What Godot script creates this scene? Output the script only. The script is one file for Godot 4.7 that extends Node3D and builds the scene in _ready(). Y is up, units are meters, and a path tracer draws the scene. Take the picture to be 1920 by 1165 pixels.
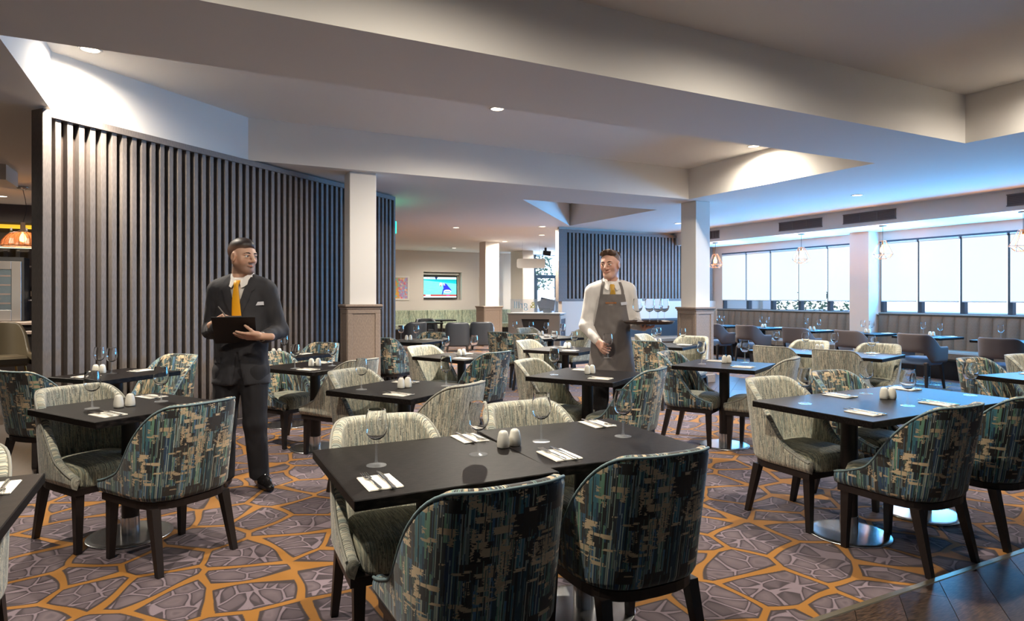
extends Node3D
# A hotel restaurant: x runs along the beams, -z runs along the window wall, y is up, metres.

const H1 := 2.92      # soffit
const H2 := 3.40      # coffer ceilings
const YAW := -26.87   # camera heading in degrees
var M := {}
var used := {}
var rng := RandomNumberGenerator.new()

# ---------------------------------------------------------------- mesh helpers
class MB:
	var v := PackedVector3Array()
	var uv := PackedVector2Array()
	var col := PackedColorArray()
	var idx := PackedInt32Array()
	var weld := []
	func tri(a: int, b: int, c: int) -> void:
		idx.append(a); idx.append(b); idx.append(c)
	func quad(a: Vector3, b: Vector3, c: Vector3, d: Vector3) -> void:
		var n := v.size()
		for p in [a, b, c, d]:
			v.append(p); uv.append(Vector2(p.x + p.z, p.y))
		tri(n, n + 1, n + 2); tri(n, n + 2, n + 3)
	func face(pts: Array) -> void:
		var n := v.size()
		for p in pts:
			v.append(p); uv.append(Vector2(p.x + p.z, p.y))
		for i in range(1, pts.size() - 1):
			tri(n, n + i, n + i + 1)
	# rows of points (all the same length); smooth
	func grid(rows: Array, close_u := false, uvs := []) -> int:
		var n := v.size()
		var w: int = rows[0].size()
		for r in rows.size():
			for k in w:
				v.append(rows[r][k])
				uv.append(uvs[r][k] if uvs.size() else Vector2(float(k) / (w - 1), float(r) / maxf(1.0, rows.size() - 1)))
		for r in rows.size() - 1:
			for k in w - 1:
				var a := n + r * w + k
				tri(a, a + 1, a + w + 1); tri(a, a + w + 1, a + w)
		if close_u:
			for r in rows.size():
				weld.append(Vector2i(n + r * w, n + r * w + w - 1))
		return n
	func lathe(prof: Array, seg := 20, at := Vector3.ZERO, power := 2.0, sq := Vector2.ONE) -> void:
		var rows := []
		for p in prof:
			var row := PackedVector3Array()
			for k in seg + 1:
				var t := TAU * k / seg
				var c := cos(t); var s := sin(t)
				var m := 1.0
				if power != 2.0:
					m = 1.0 / pow(pow(absf(c), power) + pow(absf(s), power), 1.0 / power)
				row.append(at + Vector3(p.x * c * m * sq.x, p.y, p.x * s * m * sq.y))
			rows.append(row)
		grid(rows, true)
	# tube along a path with a radius per point (or one)
	func tube(path: Array, rad, seg := 8, caps := true) -> void:
		var rows := []
		var up := Vector3.UP
		var d0: Vector3 = (path[1] - path[0]).normalized()
		if absf(d0.dot(up)) > 0.9: up = Vector3.RIGHT
		var side := d0.cross(up).normalized()
		for i in path.size():
			var d: Vector3 = (path[mini(i + 1, path.size() - 1)] - path[maxi(i - 1, 0)]).normalized()
			side = (side - d * side.dot(d)).normalized()
			var o := d.cross(side)
			var r: float = rad[i] if rad is Array else rad
			var row := PackedVector3Array()
			for k in seg + 1:
				var t := TAU * k / seg
				row.append(path[i] + (side * cos(t) + o * sin(t)) * r)
			rows.append(row)
		grid(rows, true)
		if caps:
			for e in [0, rows.size() - 1]:
				var pts := []
				for k in seg: pts.append(rows[e][k])
				face(pts)
	# rings of an ellipse: each [centre, rx, rz]
	func loft(rings: Array, seg := 16, power := 2.0) -> void:
		var rows := []
		for q in rings:
			var row := PackedVector3Array()
			for k in seg + 1:
				var t := TAU * k / seg
				var c := cos(t); var s := sin(t)
				var m := 1.0 if power == 2.0 else 1.0 / pow(pow(absf(c), power) + pow(absf(s), power), 1.0 / power)
				row.append(q[0] + Vector3(q[1] * c * m, 0, q[2] * s * m))
			rows.append(row)
		grid(rows, true)
		for e in [0, rows.size() - 1]:
			var pts := []
			for k in seg: pts.append(rows[e][k])
			face(pts)
	# box with chamfered edges
	func box(c: Vector3, size: Vector3, b := 0.0, t := Basis()) -> void:
		var h := size * 0.5
		b = minf(b, minf(h.x, minf(h.y, h.z)) * 0.9)
		var P := {}
		for sx in [-1, 1]:
			for sy in [-1, 1]:
				for sz in [-1, 1]:
					var s := Vector3(sx, sy, sz)
					for a in 3:
						var q := h - Vector3(b, b, b)
						q[a] = h[a]
						P[[sx, sy, sz, a]] = c + t * (s * q)
		for a in 3:
			var a1 := (a + 1) % 3
			var a2 := (a + 2) % 3
			for s in [-1, 1]:
				var pts := []
				for e in [[-1, -1], [1, -1], [1, 1], [-1, 1]]:
					var k := [0, 0, 0]
					k[a] = s; k[a1] = e[0]; k[a2] = e[1]
					pts.append(P[[k[0], k[1], k[2], a]])
				if s > 0: pts.reverse()
				face(pts)
		if b <= 0.0: return
		for a in 3:
			var a1 := (a + 1) % 3
			var a2 := (a + 2) % 3
			for s1 in [-1, 1]:
				for s2 in [-1, 1]:
					var k0 := [0, 0, 0]; var k1 := [0, 0, 0]
					k0[a] = -1; k0[a1] = s1; k0[a2] = s2
					k1[a] = 1; k1[a1] = s1; k1[a2] = s2
					var pts := [P[[k0[0], k0[1], k0[2], a1]], P[[k1[0], k1[1], k1[2], a1]], P[[k1[0], k1[1], k1[2], a2]], P[[k0[0], k0[1], k0[2], a2]]]
					if s1 * s2 < 0: pts.reverse()
					face(pts)
		for sx in [-1, 1]:
			for sy in [-1, 1]:
				for sz in [-1, 1]:
					var pts := [P[[sx, sy, sz, 0]], P[[sx, sy, sz, 1]], P[[sx, sy, sz, 2]]]
					if sx * sy * sz > 0: pts.reverse()
					face(pts)
	# bar from a to b, square section tapering from s0 to s1
	func bar(a: Vector3, b: Vector3, s0: float, s1: float, flat := 1.0) -> void:
		var r := []
		for q in [[a, s0], [b, s1]]:
			var e: float = q[1] * 0.5
			var f := e * flat
			r.append([q[0] + Vector3(-e, 0, -f), q[0] + Vector3(e, 0, -f), q[0] + Vector3(e, 0, f), q[0] + Vector3(-e, 0, f)])
		for k in 4:
			quad(r[0][k], r[0][(k + 1) % 4], r[1][(k + 1) % 4], r[1][k])
		face([r[0][3], r[0][2], r[0][1], r[0][0]])
		face(r[1])
	# flat polygon (x, z) pulled from y0 to y1
	func prism(poly: Array, y0: float, y1: float) -> void:
		var n := poly.size()
		var lo := []; var hi := []
		for p in poly:
			lo.append(Vector3(p.x, y0, p.y)); hi.append(Vector3(p.x, y1, p.y))
		for k in n:
			quad(lo[k], lo[(k + 1) % n], hi[(k + 1) % n], hi[k])
		var t := Geometry2D.triangulate_polygon(PackedVector2Array(poly))
		for s in [lo, hi]:
			var b := v.size()
			for p in s:
				v.append(p); uv.append(Vector2(p.x, p.z))
			for i in range(0, t.size(), 3):
				tri(b + t[i], b + t[i + 1], b + t[i + 2])
	# a curved sheet of cloth or metal with a thickness
	func sheet(rows: Array, th: float) -> void:
		var R := rows.size(); var W: int = rows[0].size()
		var back := []
		for r in R:
			var row := PackedVector3Array()
			for k in W:
				var du: Vector3 = rows[r][mini(k + 1, W - 1)] - rows[r][maxi(k - 1, 0)]
				var dv: Vector3 = rows[mini(r + 1, R - 1)][k] - rows[maxi(r - 1, 0)][k]
				row.append(rows[r][k] - du.cross(dv).normalized() * th)
			back.append(row)
		grid(rows)
		var rev := []
		for r in R:
			var row := PackedVector3Array()
			for k in W: row.append(back[r][W - 1 - k])
			rev.append(row)
		grid(rev)
		for r in R - 1:
			quad(rows[r][0], rows[r + 1][0], back[r + 1][0], back[r][0])
			quad(rows[r][W - 1], rows[r + 1][W - 1], back[r + 1][W - 1], back[r][W - 1])
		for k in W - 1:
			quad(rows[0][k], rows[0][k + 1], back[0][k + 1], back[0][k])
			quad(rows[R - 1][k], rows[R - 1][k + 1], back[R - 1][k + 1], back[R - 1][k])
	func done() -> ArrayMesh:
		var n := PackedVector3Array()
		n.resize(v.size())
		for i in range(0, idx.size(), 3):
			var f := (v[idx[i + 2]] - v[idx[i]]).cross(v[idx[i + 1]] - v[idx[i]])
			n[idx[i]] += f; n[idx[i + 1]] += f; n[idx[i + 2]] += f
		for w in weld:
			var s: Vector3 = n[w.x] + n[w.y]
			n[w.x] = s; n[w.y] = s
		for i in n.size():
			n[i] = n[i].normalized() if n[i].length_squared() > 1e-20 else Vector3.UP
		var a := []
		a.resize(Mesh.ARRAY_MAX)
		a[Mesh.ARRAY_VERTEX] = v
		a[Mesh.ARRAY_NORMAL] = n
		a[Mesh.ARRAY_TEX_UV] = uv
		if col.size() == v.size(): a[Mesh.ARRAY_COLOR] = col
		a[Mesh.ARRAY_INDEX] = idx
		var m := ArrayMesh.new()
		m.add_surface_from_arrays(Mesh.PRIMITIVE_TRIANGLES, a)
		return m

# a distance field on a grid, meshed as surface nets (bodies, heads, hands, clothes)
class Field:
	var o: Vector3
	var nx: int; var ny: int; var nz: int
	var h: float
	var d := PackedFloat32Array()
	func _init(lo: Vector3, hi: Vector3, cell: float) -> void:
		o = lo; h = cell
		nx = int(ceil((hi.x - lo.x) / h)) + 1
		ny = int(ceil((hi.y - lo.y) / h)) + 1
		nz = int(ceil((hi.z - lo.z) / h)) + 1
		d.resize(nx * ny * nz)
		d.fill(0.5)
	func span(lo: Vector3, hi: Vector3) -> Array:
		var a := ((lo - o) / h).floor(); var b := ((hi - o) / h).ceil()
		return [maxi(0, int(a.x)), maxi(0, int(a.y)), maxi(0, int(a.z)), mini(nx - 1, int(b.x)), mini(ny - 1, int(b.y)), mini(nz - 1, int(b.z))]
	func cone(a: Vector3, b: Vector3, ra: float, rb: float, k := 0.02, sc := Vector3.ONE) -> void:
		var m := (maxf(ra, rb) * maxf(1.0, maxf(sc.x, maxf(sc.y, sc.z))) + k + 2.0 * h) * Vector3.ONE
		var s := span(a.min(b) - m, a.max(b) + m)
		var inv := Vector3.ONE / sc
		var ab := (b - a) * inv
		var l2 := maxf(ab.length_squared(), 1e-9)
		var ms := minf(sc.x, minf(sc.y, sc.z))
		for z in range(s[2], s[5] + 1):
			for y in range(s[1], s[4] + 1):
				var i: int = (z * ny + y) * nx + int(s[0])
				for x in range(s[0], s[3] + 1):
					var p := (o + Vector3(x, y, z) * h - a) * inv
					var t := clampf(p.dot(ab) / l2, 0.0, 1.0)
					var e := ((p - ab * t).length() - lerpf(ra, rb, t)) * ms
					var q := d[i]
					var g := maxf(k - absf(e - q), 0.0) / k
					d[i] = minf(e, q) - g * g * k * 0.25
					i += 1
	func ball(c: Vector3, r: Vector3, k := 0.02, sub := false) -> void:
		var mr := minf(r.x, minf(r.y, r.z))
		var m := r + (k + 2.0 * h) * Vector3.ONE
		var s := span(c - m, c + m)
		for z in range(s[2], s[5] + 1):
			for y in range(s[1], s[4] + 1):
				var i: int = (z * ny + y) * nx + int(s[0])
				for x in range(s[0], s[3] + 1):
					var p := (o + Vector3(x, y, z) * h - c) / r
					var e := (p.length() - 1.0) * mr
					var q := d[i]
					if sub:
						e = -e
						var g2 := maxf(k - absf(e - q), 0.0) / k
						d[i] = maxf(e, q) + g2 * g2 * k * 0.25
					else:
						var g := maxf(k - absf(e - q), 0.0) / k
						d[i] = minf(e, q) - g * g * k * 0.25
					i += 1
	# cut away everything on the side the normal points to
	func cut(at: Vector3, n: Vector3) -> void:
		n = n.normalized()
		var i := 0
		for z in nz:
			for y in ny:
				for x in nx:
					var e := (o + Vector3(x, y, z) * h - at).dot(n)
					if e > d[i]: d[i] = e
					i += 1
	# a V-shaped opening at the front
	func vee(top: float, w_top: float, bottom: float, z0: float, x_top := 0.0, x_bot := 0.0) -> void:
		var i := 0
		for z in nz:
			for y in ny:
				var py := o.y + y * h
				var t := (py - bottom) / (top - bottom)
				var w := w_top * t
				var xc := lerpf(x_bot, x_top, t)
				for x in nx:
					var e := minf(w - absf(o.x + x * h - xc), o.z + z * h - z0)
					if e > d[i]: d[i] = e
					i += 1
	func at(p: Vector3) -> float:
		var q := ((p - o) / h).round()
		if q.x < 0 or q.y < 0 or q.z < 0 or q.x >= nx or q.y >= ny or q.z >= nz: return 1.0
		return d[(int(q.z) * ny + int(q.y)) * nx + int(q.x)]
	func front(x: float, y: float) -> float:
		var fx := (x - o.x) / h; var fy := (y - o.y) / h
		var x0 := clampi(int(fx), 0, nx - 2); var y0 := clampi(int(fy), 0, ny - 2)
		fx = clampf(fx - x0, 0, 1); fy = clampf(fy - y0, 0, 1)
		var last := 1.0
		for z in range(nz - 1, -1, -1):
			var b := (z * ny + y0) * nx + x0
			var e := lerpf(lerpf(d[b], d[b + 1], fx), lerpf(d[b + nx], d[b + nx + 1], fx), fy)
			if e < 0.0:
				return o.z + (z + clampf(-e / maxf(last - e, 1e-6), 0, 1)) * h
			last = e
		return o.z
	func mesh(mb: MB, tint = null) -> void:
		var at_cell := {}
		var sx := nx; var sy := nx * ny
		var offs := [0, 1, sx, sx + 1, sy, sy + 1, sy + sx, sy + sx + 1]
		var edges := [[0, 1], [2, 3], [4, 5], [6, 7], [0, 2], [1, 3], [4, 6], [5, 7], [0, 4], [1, 5], [2, 6], [3, 7]]
		for z in nz - 1:
			for y in ny - 1:
				var i := (z * ny + y) * nx
				for x in nx - 1:
					var neg := 0
					if d[i] < 0: neg += 1
					if d[i + 1] < 0: neg += 1
					if d[i + sx] < 0: neg += 1
					if d[i + sx + 1] < 0: neg += 1
					if d[i + sy] < 0: neg += 1
					if d[i + sy + 1] < 0: neg += 1
					if d[i + sy + sx] < 0: neg += 1
					if d[i + sy + sx + 1] < 0: neg += 1
					if neg > 0 and neg < 8:
						var p := Vector3.ZERO
						var c := 0
						for e in edges:
							var da: float = d[i + offs[e[0]]]
							var db: float = d[i + offs[e[1]]]
							if (da < 0) != (db < 0):
								var t := da / (da - db)
								var A := Vector3(e[0] & 1, (e[0] >> 1) & 1, e[0] >> 2)
								var B := Vector3(e[1] & 1, (e[1] >> 1) & 1, e[1] >> 2)
								p += A.lerp(B, t)
								c += 1
						p = o + (Vector3(x, y, z) + p / c) * h
						at_cell[i] = mb.v.size()
						mb.v.append(p)
						mb.uv.append(Vector2(p.x + p.z * 0.6, p.y))
						if tint: mb.col.append(tint.call(p))
					i += 1
		for i in at_cell:
			var x: int = i % nx
			var y: int = (i / nx) % ny
			var z: int = i / sy
			var s := d[i] < 0
			var v0: int = at_cell[i]
			if y > 0 and z > 0 and (d[i + 1] < 0) != s:
				_q(mb, at_cell, v0, i - sx, i - sx - sy, i - sy, s)
			if x > 0 and z > 0 and (d[i + sx] < 0) != s:
				_q(mb, at_cell, v0, i - sy, i - sy - 1, i - 1, s)
			if x > 0 and y > 0 and (d[i + sy] < 0) != s:
				_q(mb, at_cell, v0, i - 1, i - 1 - sx, i - sx, s)
	func _q(mb: MB, m: Dictionary, a: int, b: int, c: int, e: int, s: bool) -> void:
		if not (m.has(b) and m.has(c) and m.has(e)): return
		var B: int = m[b]; var C: int = m[c]; var E: int = m[e]
		if s:
			mb.tri(a, C, B); mb.tri(a, E, C)
		else:
			mb.tri(a, B, C); mb.tri(a, C, E)

# ---------------------------------------------------------------- nodes
func numbered(n: String) -> String:
	if not used.has(n):
		used[n] = 0
		return n
	used[n] += 1
	return "%s_%03d" % [n, used[n]]

func tag(o: Node3D, label := "", category := "", group := "", kind := "") -> Node3D:
	if label: o.set_meta("label", label)
	if category: o.set_meta("category", category)
	if group: o.set_meta("group", group)
	if kind: o.set_meta("kind", kind)
	return o

func thing(called: String, label: String, category: String, at := Vector3.ZERO, turn := 0.0, group := "") -> Node3D:
	var o := Node3D.new()
	o.name = numbered(called)
	add_child(o)
	o.position = at
	o.rotation.y = deg_to_rad(turn)
	tag(o, label, category, group)
	return o

func part(called: String, m, mat: Material, parent: Node3D) -> MeshInstance3D:
	var o := MeshInstance3D.new()
	o.name = called
	o.mesh = m.done() if m is MB else m
	o.material_override = mat
	parent.add_child(o, true)
	return o

func lone(called: String, m, mat: Material, label: String, category: String, at := Vector3.ZERO, turn := 0.0, group := "") -> MeshInstance3D:
	var o := part(numbered(called), m, mat, self)
	o.position = at
	o.rotation.y = deg_to_rad(turn)
	tag(o, label, category, group)
	return o

func setting(called: String, m, mat: Material, label := "") -> MeshInstance3D:
	var o := part(numbered(called), m, mat, self)
	tag(o, label, "", "", "structure")
	return o

func copy(o: Node3D, called: String, label: String, at: Vector3, turn := 0.0, group := "") -> Node3D:
	var c: Node3D = o.duplicate()
	c.name = numbered(called)
	add_child(c)
	c.position = at
	c.rotation.y = deg_to_rad(turn)
	c.set_meta("label", label)
	if group: c.set_meta("group", group)
	return c

func bx(c: Vector3, s: Vector3, b := 0.0) -> MB:
	var m := MB.new()
	m.box(c, s, b)
	return m

# ---------------------------------------------------------------- materials
func mat(color: Color, rough := 0.8, metal := 0.0) -> StandardMaterial3D:
	var m := StandardMaterial3D.new()
	m.albedo_color = color
	m.roughness = rough
	m.metallic = metal
	return m

func noise_tex(freq: float, size := 512, octaves := 4, a := Color.BLACK, b := Color.WHITE, sd := 1, normal := false) -> NoiseTexture2D:
	var n := FastNoiseLite.new()
	n.noise_type = FastNoiseLite.TYPE_SIMPLEX
	n.frequency = freq
	n.fractal_octaves = octaves
	n.seed = sd
	var t := NoiseTexture2D.new()
	t.width = size; t.height = size
	t.seamless = true
	t.noise = n
	if normal:
		t.as_normal_map = true
		t.bump_strength = 4.0
	else:
		var g := Gradient.new()
		g.set_color(0, a); g.set_color(1, b)
		t.color_ramp = g
	return t

func tri_map(m: StandardMaterial3D, tex: Texture2D, scale: Vector3, world := false) -> StandardMaterial3D:
	m.albedo_texture = tex
	m.uv1_triplanar = true
	m.uv1_world_triplanar = world
	m.uv1_scale = scale
	return m

func bump(m: StandardMaterial3D, tex: Texture2D, cm: float) -> StandardMaterial3D:
	m.heightmap_enabled = true
	m.heightmap_texture = tex
	m.heightmap_scale = cm
	return m

func sprinkle(im: Image, n: int, cols: Array, w: Vector2i, h: Vector2i) -> void:
	var S := im.get_width()
	for i in n:
		var c: Color = cols[rng.randi() % cols.size()]
		var k := rng.randf_range(0.88, 1.12)
		c = Color(c.r * k, c.g * k, c.b * k)
		var r := Rect2i(rng.randi() % S, rng.randi() % S, rng.randi_range(w.x, w.y), rng.randi_range(h.x, h.y))
		im.fill_rect(r, c)
		if r.position.x + r.size.x > S: im.fill_rect(Rect2i(r.position - Vector2i(S, 0), r.size), c)
		if r.position.y + r.size.y > S: im.fill_rect(Rect2i(r.position - Vector2i(0, S), r.size), c)

func rgb(r: int, g: int, b: int) -> Color:
	return Color(r / 255.0, g / 255.0, b / 255.0)

func fabric_stria() -> ImageTexture:
	rng.seed = 11
	var im := Image.create(512, 512, false, Image.FORMAT_RGB8)
	im.fill(rgb(160, 157, 142))
	sprinkle(im, 2600, [rgb(198, 192, 172), rgb(134, 136, 126), rgb(112, 114, 106), rgb(144, 158, 152), rgb(180, 178, 162), rgb(170, 164, 146)], Vector2i(2, 9), Vector2i(30, 190))
	sprinkle(im, 4200, [rgb(212, 206, 184), rgb(104, 104, 98), rgb(140, 150, 140), rgb(188, 180, 156)], Vector2i(1, 2), Vector2i(10, 110))
	sprinkle(im, 2600, [rgb(216, 210, 190), rgb(92, 92, 86)], Vector2i(1, 4), Vector2i(1, 3))
	return ImageTexture.create_from_image(im)

func fabric_blocks() -> ImageTexture:
	rng.seed = 23
	var S := 1024
	var im := Image.create(S, S, false, Image.FORMAT_RGB8)
	im.fill(rgb(44, 52, 56))
	sprinkle(im, 520, [rgb(38, 64, 92), rgb(58, 108, 120), rgb(76, 112, 140), rgb(98, 138, 114), rgb(28, 28, 28), rgb(62, 54, 46), rgb(100, 108, 104), rgb(40, 72, 84), rgb(30, 38, 46), rgb(46, 46, 42)], Vector2i(5, 30), Vector2i(140, 620))
	sprinkle(im, 620, [rgb(150, 166, 152), rgb(126, 146, 150), rgb(20, 22, 24), rgb(98, 128, 116), rgb(170, 172, 158)], Vector2i(2, 5), Vector2i(50, 330))
	sprinkle(im, 60, [rgb(48, 42, 36), rgb(30, 28, 26)], Vector2i(40, 90), Vector2i(40, 100))
	for c in 68:
		var p := Vector2i(rng.randi() % S, rng.randi() % S)
		var k := rng.randf_range(0.85, 1.08)
		var col := Color(0.80 * k, 0.71 * k, 0.57 * k)
		for i in rng.randi_range(4, 11):
			var w := rng.randi_range(10, 64); var h := rng.randi_range(5, 22)
			if rng.randf() < 0.35:
				w = rng.randi_range(6, 16); h = rng.randi_range(18, 90)
			var q := p + Vector2i(rng.randi_range(-52, 52), rng.randi_range(-58, 58))
			for e in range(0, h, 3):
				im.fill_rect(Rect2i((q.x + rng.randi_range(-5, 5)) % S, (q.y + e) % S, w + rng.randi_range(-6, 6), 3), col)
	sprinkle(im, 900, [rgb(30, 34, 38), rgb(44, 66, 80), rgb(90, 112, 100)], Vector2i(2, 4), Vector2i(8, 70))
	return ImageTexture.create_from_image(im)

func cellular(freq_m: float, ppm: float, org: Vector2, size: int, sd: int, warp: float, warp_f: float, jit: float, stops: Array) -> NoiseTexture2D:
	var n := FastNoiseLite.new()
	n.noise_type = FastNoiseLite.TYPE_CELLULAR
	n.cellular_return_type = FastNoiseLite.RETURN_DISTANCE2_SUB
	n.cellular_distance_function = FastNoiseLite.DISTANCE_EUCLIDEAN
	n.cellular_jitter = jit
	n.fractal_type = FastNoiseLite.FRACTAL_NONE
	n.frequency = freq_m / ppm
	n.seed = sd
	n.offset = Vector3(org.x * ppm, org.y * ppm, 0)
	if warp > 0.0:
		n.domain_warp_enabled = true
		n.domain_warp_amplitude = warp * ppm
		n.domain_warp_frequency = warp_f / ppm
		n.domain_warp_fractal_type = FastNoiseLite.DOMAIN_WARP_FRACTAL_NONE
	var t := NoiseTexture2D.new()
	t.width = size; t.height = size
	t.normalize = false
	t.noise = n
	var g := Gradient.new()
	var of := PackedFloat32Array(); var cs := PackedColorArray()
	for s in stops:
		of.append(s[0]); cs.append(s[1])
	g.offsets = of; g.colors = cs
	t.color_ramp = g
	return t

# one square of carpet: fine grey veins, over them the orange net with its dark outline
func carpet(org: Vector2, side: float, size: int) -> StandardMaterial3D:
	var m := mat(Color.WHITE, 0.95)
	var ppm := size / side
	m.albedo_texture = cellular(8.6, ppm, org, size, 5, 0.11, 3.2, 1.25, [
		[0.0, rgb(122, 107, 114)], [0.036, rgb(120, 105, 112)], [0.046, rgb(50, 39, 44)], [0.075, rgb(56, 44, 49)], [0.105, rgb(84, 71, 76)], [0.30, rgb(100, 86, 90)], [0.5, rgb(74, 62, 67)]])
	var o := rgb(146, 96, 20); var dk := rgb(49, 36, 36)
	m.detail_enabled = true
	m.detail_blend_mode = BaseMaterial3D.BLEND_MODE_MIX
	m.detail_albedo = cellular(3.1, ppm, org, size, 9, 0.10, 2.2, 0.95, [
		[0.0, o], [0.040, o], [0.048, dk], [0.066, dk], [0.076, Color(dk, 0.0)], [1.0, Color(dk, 0.0)]])
	m.rim_enabled = true; m.rim = 0.25
	return m

func materials() -> void:
	var grain := noise_tex(0.03, 512, 5, rgb(190, 190, 190), rgb(255, 255, 255), 3)
	var grain_dark := noise_tex(0.02, 512, 5, rgb(60, 60, 60), rgb(255, 255, 255), 7)
	var bumps := noise_tex(0.05, 512, 4, Color.BLACK, Color.WHITE, 12)
	M.bumps = bumps
	M.paint = mat(rgb(232, 228, 222), 0.9)
	M.wall = mat(rgb(208, 202, 194), 0.9)
	M.wall_far = mat(rgb(216, 210, 202), 0.9)
	M.dark_wall = mat(rgb(70, 62, 56), 0.9)
	M.dado = tri_map(mat(rgb(160, 142, 128), 0.55), grain, Vector3(9, 1.2, 9))
	M.slat = tri_map(mat(rgb(136, 126, 120), 0.55), grain, Vector3(14, 0.8, 14))
	M.slat_back = mat(rgb(58, 44, 36), 0.8)
	M.slat_light = tri_map(mat(rgb(178, 172, 172), 0.6), grain, Vector3(14, 0.8, 14))
	M.table = tri_map(mat(rgb(46, 40, 38), 0.44), grain_dark, Vector3(1.3, 4, 13))
	M.table.metallic_specular = 0.25
	bump(M.table, bumps, 0.02)
	M.black_wood = tri_map(mat(rgb(36, 27, 24), 0.45), grain, Vector3(10, 1.5, 10))
	M.floor_wood = tri_map(mat(rgb(84, 66, 54), 0.32), grain_dark, Vector3(1.2, 4, 14))
	M.sub = mat(rgb(46, 38, 32), 0.8)
	M.brass = mat(rgb(190, 176, 150), 0.3, 0.9)
	var fa := fabric_stria()
	M.stria = mat(Color.WHITE, 0.85); M.stria.albedo_texture = fa
	M.stria_seat = mat(rgb(205, 207, 200), 0.8); M.stria_seat.albedo_texture = fa
	var fb := fabric_blocks()
	M.blocks = mat(Color.WHITE, 0.8); M.blocks.albedo_texture = fb
	M.piping_light = mat(rgb(150, 148, 138), 0.8)
	M.piping_blue = mat(rgb(112, 132, 136), 0.8)
	for k in ["stria", "stria_seat", "blocks"]:
		M[k].rim_enabled = true; M[k].rim = 0.5; M[k].rim_tint = 0.4
	M.plain = mat(rgb(96, 86, 84), 0.85); M.plain.rim_enabled = true; M.plain.rim = 0.5
	M.blue_cloth = mat(rgb(92, 112, 136), 0.85)
	M.leather = mat(rgb(50, 55, 62), 0.34)
	M.olive = mat(rgb(92, 82, 64), 0.5)
	M.gold = mat(rgb(180, 150, 90), 0.35, 0.9)
	M.channel = tri_map(mat(rgb(128, 118, 106), 0.7), grain, Vector3(16, 1, 16))
	M.steel = mat(rgb(205, 205, 205), 0.26, 1.0)
	M.chrome = mat(rgb(225, 225, 225), 0.12, 1.0)
	M.cutlery = mat(rgb(215, 213, 208), 0.16, 1.0)
	M.glass = mat(Color(1, 1, 1, 0.0), 0.0)
	M.glass.refraction_enabled = true
	M.glass.refraction_scale = 0.05
	M.glass_foot = StandardMaterial3D.new()
	M.glass_foot.transparency = BaseMaterial3D.TRANSPARENCY_ALPHA
	M.glass_foot.albedo_color = Color(0.94, 0.96, 0.97, 0.09)
	M.glass_foot.roughness = 0.12
	M.glass_foot.metallic_specular = 0.3
	M.pane = StandardMaterial3D.new()
	M.pane.transparency = BaseMaterial3D.TRANSPARENCY_ALPHA
	M.pane.albedo_color = Color(0.85, 0.93, 0.95, 0.04)
	M.pane.roughness = 0.03
	M.clear_sign = StandardMaterial3D.new()
	M.clear_sign.transparency = BaseMaterial3D.TRANSPARENCY_ALPHA
	M.clear_sign.albedo_color = Color(0.85, 0.88, 0.92, 0.22)
	M.clear_sign.roughness = 0.05
	M.ceramic = mat(rgb(226, 222, 210), 0.25)
	M.linen = mat(rgb(232, 226, 214), 0.9)
	M.frame = mat(rgb(52, 70, 86), 0.5)
	M.white = mat(rgb(170, 168, 165), 0.5)
	M.rose = mat(rgb(150, 152, 152), 0.4, 0.6)
	M.copper = mat(rgb(186, 150, 116), 0.35, 0.7)
	M.black = mat(rgb(20, 20, 21), 0.6)
	M.vent = mat(rgb(120, 112, 110), 0.6)
	M.grille = mat(rgb(88, 82, 80), 0.6)
	M.trim_white = mat(rgb(222, 218, 212), 0.6)
	M.hedge = mat(rgb(70, 104, 62), 0.9)
	M.paving = mat(rgb(196, 192, 184), 0.9)

func glow(c: Color, e: float) -> StandardMaterial3D:
	var m := mat(c, 0.6)
	m.emission_enabled = true
	m.emission = c
	m.emission_energy_multiplier = e
	return m

func more_materials() -> void:
	M.blocks_soft = mat(rgb(240, 255, 250), 0.85)
	M.blocks_soft.albedo_texture = M.stria.albedo_texture
	M.blocks_soft.uv1_triplanar = true; M.blocks_soft.uv1_scale = Vector3(0.9, 0.9, 0.9)
	M.exit_green = glow(Color(0.15, 0.95, 0.75), 2.0)
	M.desk = mat(rgb(176, 162, 150), 0.6)
	M.desk_dark = mat(rgb(74, 66, 64), 0.6)
	M.frame_dark = mat(rgb(40, 50, 64), 0.4)
	M.letter_pale = mat(rgb(190, 226, 246), 0.6)
	M.letter_yellow = mat(rgb(232, 218, 90), 0.6)
	M.till = mat(rgb(58, 64, 76), 0.25)
	M.steel_soft = mat(rgb(176, 172, 168), 0.35, 0.9)
	M.fridge_dark = mat(rgb(18, 22, 30), 0.3)
	M.copper_dark = mat(rgb(110, 72, 50), 0.4, 0.5)
	M.shade_glass = StandardMaterial3D.new()
	M.shade_glass.transparency = BaseMaterial3D.TRANSPARENCY_ALPHA
	M.shade_glass.albedo_color = Color(0.80, 0.62, 0.50, 0.20)
	M.shade_glass.roughness = 0.15
	M.letter_orange = mat(rgb(208, 120, 30), 0.6)
	M.letter_cream = mat(rgb(226, 214, 196), 0.6)
	M.tray = mat(rgb(72, 54, 44), 0.35)

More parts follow.
